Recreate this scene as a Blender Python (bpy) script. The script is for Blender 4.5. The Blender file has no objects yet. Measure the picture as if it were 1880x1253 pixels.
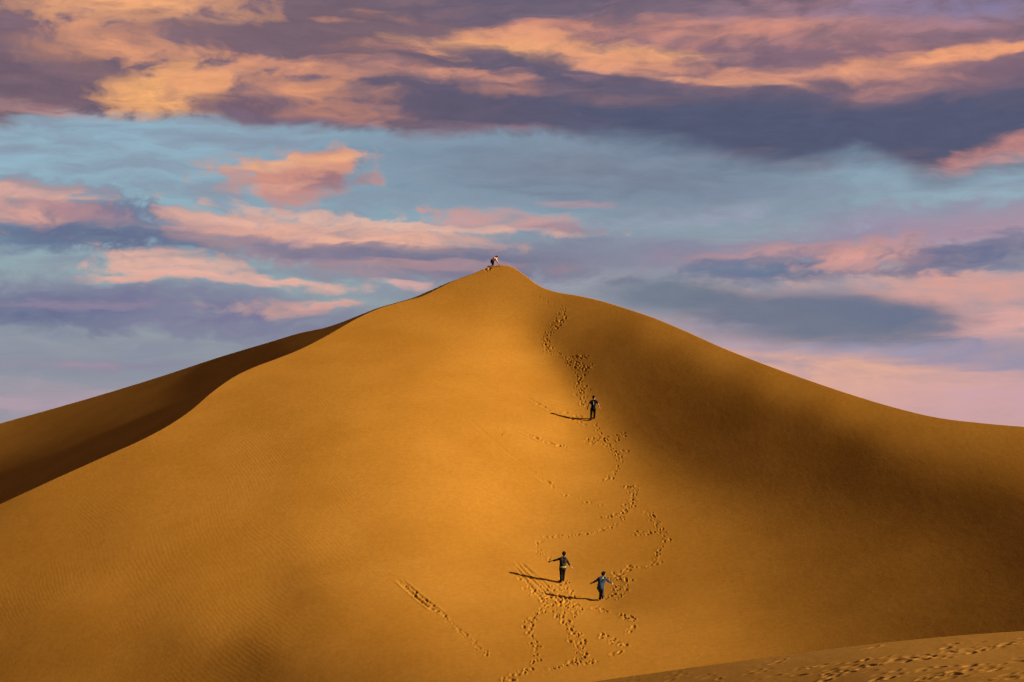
import bpy, bmesh, math, random
import numpy as np
from mathutils import Vector, Matrix

scene = bpy.context.scene
C = scene.collection
rad = math.radians

# ------------------------------------------------------------------ camera
F, CX, HZ = 2700.0, 940.0, 800.0          # focal length and horizon, in 1/1880 of the picture width
cam = bpy.data.cameras.new('camera')
cam.sensor_width = 36.0
cam.lens = F / 1880.0 * 36.0
cam.shift_y = (HZ - 626.5) / 1880.0
cam.clip_start, cam.clip_end = 0.1, 20000.0
cam_ob = bpy.data.objects.new('camera', cam)
cam_ob.location = (0, 0, 0)
cam_ob.rotation_euler = (rad(90), 0, 0)
C.objects.link(cam_ob)
scene.camera = cam_ob

# ------------------------------------------------------------------ sun, exposure
SUN_EL, SUN_AZ = rad(21.6), rad(13.0)     # azimuth: from +x (right) towards the camera side
to_sun = Vector((math.cos(SUN_EL) * math.cos(SUN_AZ), -math.cos(SUN_EL) * math.sin(SUN_AZ), math.sin(SUN_EL)))
sl = bpy.data.lights.new('sun', 'SUN')
sl.energy = 5.0
sl.angle = rad(0.55)
sl.color = (1.0, 0.80, 0.52)
so = bpy.data.objects.new('sun', sl)
so.rotation_euler = to_sun.to_track_quat('Z', 'Y').to_euler()
so.location = to_sun * 60
C.objects.link(so)
vs = scene.view_settings
vs.view_transform = 'Standard'
vs.look = 'None'
vs.gamma = 1.0
EXPO = 1.65
vs.exposure = EXPO
scene.render.film_transparent = False
scene.cycles.max_bounces = 2
scene.cycles.diffuse_bounces = 1
scene.cycles.use_adaptive_sampling = True
scene.cycles.adaptive_threshold = 0.04
scene.cycles.adaptive_min_samples = 12
scene.cycles.use_denoising = True

# ------------------------------------------------------------------ world: sky and clouds, all in directions
def lin(v):
    v /= 255.0
    return v / 12.92 if v <= 0.04045 else ((v + 0.055) / 1.055) ** 2.4

BG = 0.1
def disp(rgb):                            # a displayed colour -> background radiance before strength and exposure
    m = sum(rgb) / 3.0
    return tuple(lin(c * 0.93 + m * 0.07) / (BG * 2 ** EXPO) for c in rgb) + (1.0,)

def sky_uv(px, py):                       # azimuth and elevation (27 units per radian)
    a, b = (px - CX) / F, (HZ - py) / F
    return 27 * math.atan(a), 27 * math.atan(b / math.hypot(a, 1))

world = bpy.data.worlds.new('World')
scene.world = world
world.use_nodes = True
nt = world.node_tree
N, L = nt.nodes, nt.links
N.clear()
def nd(t, **kw):
    n = N.new(t)
    for k, v in kw.items():
        setattr(n, k, v)
    return n
def mth(op, a, b=None, clamp=False):
    n = nd('ShaderNodeMath', operation=op, use_clamp=clamp)
    for i, v in enumerate((a, b)):
        if v is None: continue
        if isinstance(v, (int, float)): n.inputs[i].default_value = v
        else: L.new(v, n.inputs[i])
    return n.outputs[0]
def vmth(op, a, b=None):
    n = nd('ShaderNodeVectorMath', operation=op)
    for i, v in enumerate((a, b)):
        if v is None: continue
        if isinstance(v, (tuple, list)): n.inputs[i].default_value = v
        else: L.new(v, n.inputs[i])
    return n.outputs['Value'] if op == 'LENGTH' else n.outputs[0]
def smooth(v, lo, hi, t0=0.0, t1=1.0):
    n = nd('ShaderNodeMapRange', interpolation_type='SMOOTHSTEP')
    L.new(v, n.inputs[0])
    for i, x in enumerate((lo, hi, t0, t1)):
        n.inputs[i + 1].default_value = x
    return n.outputs[0]
def mixc(fac, a, b):
    n = nd('ShaderNodeMix', data_type='RGBA')
    if isinstance(fac, (int, float)): n.inputs[0].default_value = fac
    else: L.new(fac, n.inputs[0])
    for i, v in ((6, a), (7, b)):
        if isinstance(v, tuple): n.inputs[i].default_value = v
        else: L.new(v, n.inputs[i])
    return n.outputs[2]
def noise(vec, scale, detail=5.0, rough=0.55, lac=2.0, out='Fac', offs=None):
    if offs: vec = vmth('ADD', vec, offs)
    n = nd('ShaderNodeTexNoise', noise_dimensions='2D')
    L.new(vec, n.inputs['Vector'])
    n.inputs['Scale'].default_value = scale
    n.inputs['Detail'].default_value = detail
    n.inputs['Roughness'].default_value = rough
    n.inputs['Lacunarity'].default_value = lac
    return n.outputs[out]

tc = nd('ShaderNodeTexCoord')
sep = nd('ShaderNodeSeparateXYZ')
L.new(tc.outputs['Generated'], sep.inputs[0])
az = mth('MULTIPLY', mth('ARCTAN2', sep.outputs[0], sep.outputs[1]), 27.0)
elv = mth('MULTIPLY', mth('ARCSINE', sep.outputs[2]), 27.0)
cmb = nd('ShaderNodeCombineXYZ')
L.new(az, cmb.inputs[0]); L.new(elv, cmb.inputs[1])
UV = cmb.outputs[0]

# wind-drawn turbulence: stretched along the horizon
st1 = vmth('MULTIPLY', UV, (0.30, 1.0, 1.0))
w1 = vmth('SUBTRACT', noise(st1, 1.1, 3.0, 0.5, out='Color'), (0.5, 0.5, 0.5))
W1 = vmth('ADD', UV, vmth('MULTIPLY', w1, (1.5, 0.42, 0.0)))
st2 = vmth('MULTIPLY', W1, (0.42, 1.5, 1.0))
w2 = vmth('SUBTRACT', noise(st2, 2.6, 5.0, 0.54, out='Color', offs=(7.3, 2.1, 0)), (0.5, 0.5, 0.5))
W2 = vmth('ADD', W1, vmth('MULTIPLY', w2, (0.7, 0.24, 0.0)))
st3 = vmth('MULTIPLY', W2, (0.30, 1.6, 1.0))
FB = mth('SUBTRACT', noise(st3, 1.9, 8.0, 0.54, offs=(1.7, 9.2, 3.0)), 0.5)     # streaks
st4 = vmth('MULTIPLY', W1, (0.85, 1.5, 1.0))
PU = mth('SUBTRACT', noise(st4, 2.2, 8.0, 0.55, offs=(4.4, 3.3, 8.0)), 0.5)     # puffs

st5 = vmth('MULTIPLY', W2, (0.34, 1.7, 1.0))
FI = mth('SUBTRACT', noise(st5, 4.2, 5.0, 0.58, offs=(2.4, 5.5, 1.0)), 0.5)     # fine tatters
FB = mth('ADD', FB, mth('MULTIPLY', FI, 0.22))
PU = mth('ADD', PU, mth('MULTIPLY', FI, 0.28))
VAR = mth('ADD', 0.84, mth('ADD', mth('MULTIPLY', FI, 0.6), mth('MULTIPLY', mth('SUBTRACT', PU, FB), 1.15)))

# clear sky
sky = nd('ShaderNodeTexSky', sky_type='NISHITA')
sky.sun_disc = False
sky.sun_elevation = SUN_EL
sky.sun_rotation = math.atan2(to_sun.x, to_sun.y)
sky.air_density, sky.dust_density, sky.ozone_density = 1.0, 0.6, 1.5
col = sky.outputs[0]
tint = nd('ShaderNodeMix', data_type='RGBA', blend_type='MULTIPLY')
tint.inputs[0].default_value = 1.0
L.new(col, tint.inputs[6]); tint.inputs[7].default_value = SKY_TINT = (0.27, 0.32, 0.295, 1)
col = tint.outputs[2]

ROT = {}
def rotated(warp, deg):                   # the warped directions turned by a few fixed angles, shared by all clouds
    if (warp, deg) not in ROT:
        c, q = math.cos(rad(deg)), math.sin(rad(deg))
        src = {0: UV, 1: W1, 2: W2}[warp]
        n = nd('ShaderNodeCombineXYZ')
        d0 = nd('ShaderNodeVectorMath', operation='DOT_PRODUCT'); L.new(src, d0.inputs[0]); d0.inputs[1].default_value = (c, q, 0)
        d1 = nd('ShaderNodeVectorMath', operation='DOT_PRODUCT'); L.new(src, d1.inputs[0]); d1.inputs[1].default_value = (-q, c, 0)
        L.new(d0.outputs['Value'], n.inputs[0]); L.new(d1.outputs['Value'], n.inputs[1])
        ROT[(warp, deg)] = n.outputs[0]
    return ROT[(warp, deg)]
for deg_ in (-9, -4, 0, 4, 12):
    rotated(2, deg_)
NBLOB = [0]
def blob(col, px, py, rx, ry, rgb, op=1.0, soft=0.35, rot=0.0, amp=0.9, src='F', warp=2, even=False):
    deg = min((-9, -4, 0, 4, 12), key=lambda a: abs(a - rot))
    u, v = sky_uv(px, py)
    c, q = math.cos(rad(deg)), math.sin(rad(deg))
    iu, iv = 100.0 / rx, 100.0 / ry
    ma = nd('ShaderNodeVectorMath', operation='MULTIPLY_ADD')
    L.new(rotated(warp, deg), ma.inputs[0])
    ma.inputs[1].default_value = (iu, iv, 0)
    ma.inputs[2].default_value = (-(u * c + v * q) * iu, -(-u * q + v * c) * iv, 0)
    NBLOB[0] += 1
    if src == 'P': soft *= 0.78 if py > 250 else 1.05
    if NBLOB[0] % 6 == 0:                 # chained on the layer below now and then, so the shader compiles layer by layer
        for k in list(ROT):
            m2_ = nd('ShaderNodeVectorMath', operation='MULTIPLY_ADD')
            L.new(col, m2_.inputs[0]); m2_.inputs[1].default_value = (1e-9, 1e-9, 1e-9); L.new(ROT[k], m2_.inputs[2])
            ROT[k] = m2_.outputs[0]
    ln = nd('ShaderNodeVectorMath', operation='LENGTH'); L.new(ma.outputs[0], ln.inputs[0])
    t = nd('ShaderNodeMath', operation='MULTIPLY_ADD')
    L.new(FB if src == 'F' else PU, t.inputs[0]); t.inputs[1].default_value = amp * 2.1; L.new(ln.outputs['Value'], t.inputs[2])
    f = smooth(t.outputs[0], 1.0 + soft, 0.88 - 1.3 * soft, 0.0, op)
    if not even: f = mth('MULTIPLY', f, VAR, True)
    return mixc(f, col, disp(rgb))

# low haze towards the horizon, pinker to the right
pinkness = smooth(az, -2.0, 8.0)
hz_col = mixc(pinkness, disp((140, 143, 160)), disp((204, 158, 162)))
col = mixc(smooth(elv, 5.2, 1.2, 0.0, 0.9), col, hz_col)
# clear turquoise gaps, grey veils
col = mixc(smooth(elv, 2.8, 5.0, 0.0, 0.72), col, disp((150, 181, 200)))
col = mixc(mth('MULTIPLY', smooth(FB, -0.18, 0.22, 0.0, 0.6), smooth(elv, 0.0, 2.0)), col, disp((130, 136, 158)))

SLATE, SLATE2, MAUVE, MAUVE2 = (92, 104, 134), (112, 122, 146), (126, 112, 134), (122, 98, 112)
PINK, PINK2, ROSE, ORANGE, ORANGE2 = (222, 160, 146), (208, 156, 158), (196, 134, 136), (250, 170, 100), (226, 146, 106)

# right low field of pink
col = blob(col, 1660, 700, 420, 120, (220, 164, 152), 0.85, 0.7, -8, 0.8)
col = blob(col, 1610, 690, 190, 56, (230, 172, 146), 0.85, 0.7, -6, 0.9)
col = blob(col, 1780, 540, 340, 52, (216, 156, 146), 0.85, 0.6, 0, 0.8)
col = blob(col, 1880, 745, 260, 50, (196, 158, 176), 0.6, 0.7, 0, 0.8)
col = blob(col, 1830, 590, 150, 30, (226, 166, 160), 0.8, 0.5, 4, 0.9)
col = blob(col, 1760, 645, 330, 26, (140, 138, 166), 0.85, 0.6, -5, 0.9)
col = blob(col, 1840, 665, 200, 26, (146, 142, 170), 0.7, 0.6, -8, 0.9)
col = blob(col, 1500, 634, 260, 14, (170, 158, 178), 0.6, 0.7, -2, 0.9)
# grey veils round the peak
col = blob(col, 840, 285, 280, 44, (118, 140, 162), 0.8, 0.8, 0, 0.9)
col = blob(col, 800, 350, 260, 30, (124, 146, 166), 0.7, 0.8, 0, 0.9)
col = blob(col, 1180, 330, 340, 66, (116, 126, 148), 0.92, 0.7, -4, 0.6, 'F', 1, True)
col = blob(col, 1010, 300, 160, 40, (126, 136, 156), 0.6, 0.7, 0, 0.9)
col = blob(col, 1050, 470, 230, 40, (124, 124, 148), 0.85, 0.6, 0, 0.7)
col = blob(col, 1180, 460, 150, 22, (134, 134, 158), 0.75, 0.6, 0, 0.8)
col = blob(col, 1060, 520, 160, 30, (158, 158, 172), 0.7, 0.7, 0, 0.6)
col = blob(col, 1260, 400, 180, 16, (156, 160, 182), 0.5, 0.7, 6, 0.9)
# right middle bank
col = blob(col, 1690, 420, 290, 42, (152, 142, 168), 0.95, 0.45, 4, 0.8, 'P')
col = blob(col, 1840, 425, 200, 40, (172, 142, 160), 0.8, 0.6, 4, 0.8, 'P')
col = blob(col, 1420, 462, 250, 22, (150, 132, 156), 0.85, 0.5, 3, 0.8, 'P')
col = blob(col, 1470, 458, 190, 15, (190, 146, 148), 0.85, 0.55, 3, 1.0, 'P')
col = blob(col, 1490, 490, 280, 30, (106, 116, 146), 0.95, 0.4, 3, 0.8, 'P')
col = blob(col, 1350, 494, 110, 14, (104, 120, 150), 0.85, 0.5, -2, 1.0, 'P')
col = blob(col, 1610, 470, 150, 24, (214, 154, 146), 0.95, 0.45, 4, 0.8, 'P')
col = blob(col, 1810, 466, 130, 34, (104, 110, 144), 0.95, 0.4, 3, 0.8, 'P')
col = blob(col, 1850, 492, 60, 10, (108, 118, 152), 0.8, 0.5, 0, 0.8, 'P')
# slate lens clouds over the right shoulder
col = blob(col, 1215, 543, 145, 38, (112, 124, 142), 0.95, 0.35, -2, 0.28, 'F', 1, True)
col = blob(col, 1490, 583, 270, 48, (108, 118, 140), 0.96, 0.32, -2, 0.28, 'F', 1, True)
col = blob(col, 1600, 575, 150, 18, (102, 114, 142), 0.8, 0.5, -2, 0.5)
col = blob(col, 1280, 598, 140, 10, (160, 150, 168), 0.55, 0.6, -3, 0.7)
# left long bank: pink tops over slate bellies
col = blob(col, 160, 408, 250, 54, (104, 114, 146), 0.95, 0.35, -8, 0.8, 'P')
col = blob(col, 20, 425, 110, 32, (98, 116, 148), 0.9, 0.5, 4, 0.8, 'P')
col = blob(col, 420, 430, 170, 32, (112, 118, 148), 0.95, 0.4, -8, 0.8, 'P')
col = blob(col, 60, 376, 130, 36, (210, 156, 146), 0.95, 0.4, -6, 1.0, 'P')
col = blob(col, 170, 392, 90, 14, (158, 124, 142), 0.7, 0.6, -8, 1.0, 'P')
col = blob(col, 740, 474, 300, 56, (132, 124, 148), 0.95, 0.4, -6, 0.7, 'P')
col = blob(col, 560, 450, 220, 46, (184, 146, 150), 0.9, 0.5, -10, 0.8, 'P')
col = blob(col, 400, 414, 100, 34, (216, 162, 148), 0.92, 0.4, -4, 0.9, 'P')
col = blob(col, 660, 428, 240, 30, (230, 172, 150), 0.97, 0.4, -2, 0.8, 'P')
col = blob(col, 640, 470, 150, 22, (118, 118, 148), 0.85, 0.5, 0, 0.9, 'P')
col = blob(col, 930, 408, 150, 22, (204, 152, 148), 0.9, 0.45, -5, 0.8, 'P')
col = blob(col, 1040, 418, 70, 10, (150, 128, 148), 0.7, 0.5, -3, 0.8, 'P')
col = blob(col, 820, 478, 220, 24, (112, 114, 142), 0.85, 0.5, -3, 0.8, 'P')
col = blob(col, 190, 428, 170, 20, (96, 108, 140), 0.85, 0.5, -6, 0.8, 'P')
col = blob(col, 790, 488, 190, 8, (196, 148, 146), 0.6, 0.6, 0, 1.2, 'P')
col = blob(col, 1050, 375, 60, 8, (196, 146, 156), 0.6, 0.6, 0, 1.0, 'P')
col = blob(col, 780, 383, 28, 6, (216, 146, 136), 0.7, 0.6, 0, 1.0, 'P')
col = blob(col, 700, 404, 300, 9, (234, 182, 160), 0.85, 0.5, -2, 1.0, 'P')
col = blob(col, 395, 398, 80, 9, (232, 178, 160), 0.8, 0.5, -4, 1.0, 'P')
col = blob(col, 70, 356, 110, 8, (226, 172, 156), 0.8, 0.5, -4, 1.0, 'P')
col = blob(col, 480, 448, 150, 14, (116, 118, 146), 0.8, 0.5, -9, 0.9, 'P')
# pale lens and the mauve bank below it
col = blob(col, 310, 570, 350, 46, (122, 120, 152), 0.95, 0.35, -2, 0.6, 'P')
col = blob(col, 60, 570, 200, 36, (104, 112, 146), 0.9, 0.45, 0, 0.6, 'P')
col = blob(col, 500, 566, 110, 14, (204, 156, 148), 0.9, 0.5, 0, 1.1, 'P')
col = blob(col, 590, 560, 70, 8, (222, 164, 150), 0.8, 0.5, 0, 1.0, 'P')
col = blob(col, 140, 562, 150, 10, (150, 134, 158), 0.7, 0.6, 0, 1.1, 'P')
col = blob(col, 320, 492, 130, 28, (224, 174, 158), 0.97, 0.35, -3, 0.9, 'P')
col = blob(col, 430, 518, 220, 10, (230, 174, 158), 0.95, 0.45, -3, 0.9, 'P')
col = blob(col, 235, 512, 50, 8, (228, 170, 154), 0.85, 0.5, 0, 0.9, 'P')
col = blob(col, 760, 528, 65, 9, (224, 170, 162), 0.85, 0.5, 0, 0.8, 'P')
col = blob(col, 170, 676, 190, 13, (136, 130, 158), 0.75, 0.6, 0, 0.9)
col = blob(col, 120, 674, 90, 8, (172, 146, 160), 0.7, 0.6, 0, 1.0)
col = blob(col, 60, 745, 260, 36, (190, 156, 172), 0.6, 0.8, 0, 0.8)
# lone orange cloud
col = blob(col, 528, 322, 138, 36, (206, 142, 128), 0.97, 0.4, 4, 1.0, 'P')
col = blob(col, 625, 300, 70, 28, (214, 148, 126), 0.95, 0.4, 12, 1.0, 'P')
col = blob(col, 535, 352, 62, 22, (200, 138, 130), 0.92, 0.4, 12, 0.9, 'P')
col = blob(col, 600, 335, 70, 12, (150, 112, 124), 0.8, 0.5, 4, 1.0, 'P')
col = blob(col, 510, 306, 90, 16, (236, 172, 132), 0.92, 0.5, 4, 1.0, 'P')
col = blob(col, 640, 290, 46, 12, (238, 170, 128), 0.9, 0.5, 12, 0.9, 'P')
col = blob(col, 520, 345, 60, 9, (226, 160, 138), 0.8, 0.5, 12, 1.0, 'P')
col = blob(col, 700, 333, 16, 6, (200, 146, 140), 0.7, 0.6, -9, 0.8, 'P')

# the high deck: everything above a wavering lower edge
edge = nd('ShaderNodeFloatCurve')
L.new(mth('ADD', mth('MULTIPLY', az, 1 / 24.0), 0.5, True), edge.inputs['Value'])
ek = [(-400, 215), (0, 222), (120, 210), (250, 212), (420, 222), (560, 232), (720, 244), (900, 246), (1080, 262), (1250, 290), (1400, 314),
      (1480, 318), (1560, 304), (1640, 318), (1700, 340), (1780, 326), (1880, 304), (2200, 280)]
cv = edge.mapping.curves[0]
pts_ = [(27 * math.atan((x - CX) / F) / 24.0 + 0.5, sky_uv(x, y)[1] / 10.0) for x, y in ek]
cv.points[0].location = (0.0, pts_[0][1]); cv.points[1].location = (1.0, pts_[-1][1])
for x, y in pts_:
    cv.points.new(x, y)
edge.mapping.update()
sepw = nd('ShaderNodeSeparateXYZ')
L.new(W2, sepw.inputs[0])
above = mth('SUBTRACT', mth('ADD', sepw.outputs[1], mth('MULTIPLY', PU, 0.22)), mth('MULTIPLY', edge.outputs[0], 10.0))
soft_edge = smooth(az, 0.5, 2.5)
dk = mth('ADD', mth('MULTIPLY', smooth(above, -0.12, 0.16), mth('SUBTRACT', 1.0, soft_edge)),
         mth('MULTIPLY', smooth(above, -0.22, 0.45), soft_edge))
deck = mixc(smooth(az, -6.0, 3.0), disp((124, 100, 114)), disp((86, 88, 116)))
deck = mixc(smooth(FB, -0.10, 0.25, 0.0, 0.55), deck, disp((140, 108, 116)))
deck = mixc(mth('MULTIPLY', smooth(elv, 9.0, 14.0), smooth(FB, 0.0, 0.28, 0.0, 0.8)), deck, disp((218, 148, 126)))
dd = deck
dd = blob(dd, 1500, 225, 480, 62, (80, 86, 114), 0.95, 0.6, -2, 0.5)
dd = blob(dd, 900, 195, 260, 36, (96, 88, 112), 0.9, 0.6, -3, 0.7)
dd = blob(dd, 110, 165, 190, 52, (108, 90, 108), 0.9, 0.5, 0, 0.7)
dd = blob(dd, 640, 60, 240, 50, (118, 96, 108), 0.9, 0.6, 0, 0.6)
dd = blob(dd, 1050, 22, 200, 34, (110, 98, 118), 0.9, 0.5, 2, 0.7)
dd = blob(dd, 1560, 45, 430, 55, (198, 136, 130), 0.75, 0.7, 0, 1.1)
dd = blob(dd, 1760, 12, 260, 26, (126, 122, 160), 0.9, 0.7, 0, 0.8)
dd = blob(dd, 1800, 62, 190, 14, (128, 106, 128), 0.85, 0.6, 0, 0.9)
dd = blob(dd, 1640, 125, 420, 60, (176, 122, 122), 0.8, 0.7, -2, 1.1)
dd = blob(dd, 1480, 105, 160, 18, (124, 100, 120), 0.9, 0.5, -4, 1.1, 'P')
dd = blob(dd, 1290, 90, 90, 10, (120, 96, 116), 0.85, 0.5, -3, 1.1, 'P')
dd = blob(dd, 1840, 132, 130, 20, (120, 98, 118), 0.85, 0.5, 3, 0.9)
# lit patches
dd = blob(dd, 250, 12, 190, 34, (242, 168, 116), 0.92, 0.4, 6, 1.0, 'P')
dd = blob(dd, 225, 82, 115, 34, (232, 156, 114), 0.85, 0.4, -6, 1.2, 'P')
dd = blob(dd, 110, 90, 80, 22, (182, 128, 108), 0.6, 0.6, 0, 1.1, 'P')
dd = blob(dd, 300, 168, 110, 40, (248, 174, 110), 0.98, 0.4, 14, 1.0, 'P')
dd = blob(dd, 330, 56, 90, 14, (136, 106, 112), 0.75, 0.5, 4, 1.0, 'P')
dd = blob(dd, 170, 128, 80, 14, (130, 102, 110), 0.7, 0.5, -4, 1.0, 'P')
dd = blob(dd, 400, 140, 90, 26, (240, 162, 114), 0.9, 0.45, 18, 1.0, 'P')
dd = blob(dd, 540, 122, 140, 15, (228, 152, 116), 0.92, 0.45, -3, 1.1, 'P')
dd = blob(dd, 555, 166, 110, 20, (232, 154, 112), 0.9, 0.5, 2, 1.0, 'P')
dd = blob(dd, 440, 192, 90, 14, (116, 92, 110), 0.8, 0.5, 4, 0.9, 'P')
dd = blob(dd, 610, 206, 110, 17, (206, 136, 110), 0.85, 0.55, 0, 1.0, 'P')
dd = blob(dd, 640, 226, 100, 7, (186, 126, 122), 0.7, 0.6, -3, 1.0, 'P')
dd = blob(dd, 790, 132, 170, 14, (218, 146, 120), 0.9, 0.5, -4, 1.1)
dd = blob(dd, 600, 33, 50, 7, (198, 134, 112), 0.8, 0.5, -3, 1.0, 'P')
dd = blob(dd, 1010, 62, 300, 16, (206, 136, 116), 0.7, 0.6, 3, 1.0)
dd = blob(dd, 1000, 88, 270, 19, (246, 172, 114), 0.9, 0.5, -2, 0.9)
dd = blob(dd, 1150, 106, 320, 15, (232, 154, 118), 0.75, 0.6, -8, 0.9)
dd = blob(dd, 1250, 138, 210, 8, (236, 160, 122), 0.85, 0.6, -9, 0.8)
dd = blob(dd, 1330, 60, 240, 14, (216, 142, 120), 0.65, 0.6, 2, 1.0)
dd = blob(dd, 1560, 138, 140, 12, (236, 158, 122), 0.85, 0.5, -4, 1.0, 'P')
dd = blob(dd, 1760, 102, 180, 14, (238, 158, 116), 0.95, 0.5, 5, 0.9)
dd = blob(dd, 1600, 178, 110, 18, (196, 134, 124), 0.85, 0.55, 4, 1.0)
dd = blob(dd, 930, 165, 80, 12, (204, 136, 112), 0.8, 0.55, 2, 1.0, 'P')
dd = blob(dd, 1150, 178, 90, 10, (170, 122, 120), 0.75, 0.6, 0, 0.9)
dd = blob(dd, 1440, 236, 560, 60, (82, 88, 116), 0.95, 0.5, -2, 0.4, 'F', 2, True)
dd = blob(dd, 1720, 205, 260, 36, (84, 88, 118), 0.9, 0.55, 4, 0.6)
dd = blob(dd, 1850, 218, 230, 44, (84, 88, 116), 0.94, 0.5, 4, 0.4, 'F', 2, True)
dd = blob(dd, 860, 205, 190, 22, (98, 90, 112), 0.75, 0.6, -3, 0.8)
dd = blob(dd, 1300, 20, 130, 14, (150, 122, 140), 0.6, 0.7, 0, 0.8)
dd = blob(dd, 1850, 272, 130, 20, (204, 136, 128), 0.92, 0.5, 14, 0.8)
dd = blob(dd, 920, 238, 120, 8, (150, 116, 128), 0.6, 0.6, -2, 0.9)
dd = blob(dd, 110, 205, 130, 10, (196, 146, 142), 0.75, 0.6, -4, 1.0, 'P')
dd = blob(dd, 480, 212, 120, 9, (112, 98, 124), 0.8, 0.6, -4, 0.9, 'P')
col = mixc(dk, col, dd)

vr = nd('ShaderNodeMix', data_type='RGBA', blend_type='MULTIPLY')
vr.inputs[0].default_value = 1.0
L.new(col, vr.inputs[6])
vc = nd('ShaderNodeCombineColor')
vv = mth('ADD', 1.0, mth('MULTIPLY', mth('ADD', FI, mth('MULTIPLY', PU, 0.6)), smooth(elv, 0.3, 7.0, 0.08, 0.20)))
for i in range(3): L.new(vv, vc.inputs[i])
L.new(vc.outputs[0], vr.inputs[7])
col = vr.outputs[2]
bgn = nd('ShaderNodeBackground')
bgn.inputs[1].default_value = BG
L.new(col, bgn.inputs[0])
out = nd('ShaderNodeOutputWorld')
L.new(bgn.outputs[0], out.inputs[0])
world.cycles.sampling_method = 'NONE'       # an even, sunless sky needs no importance map

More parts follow.
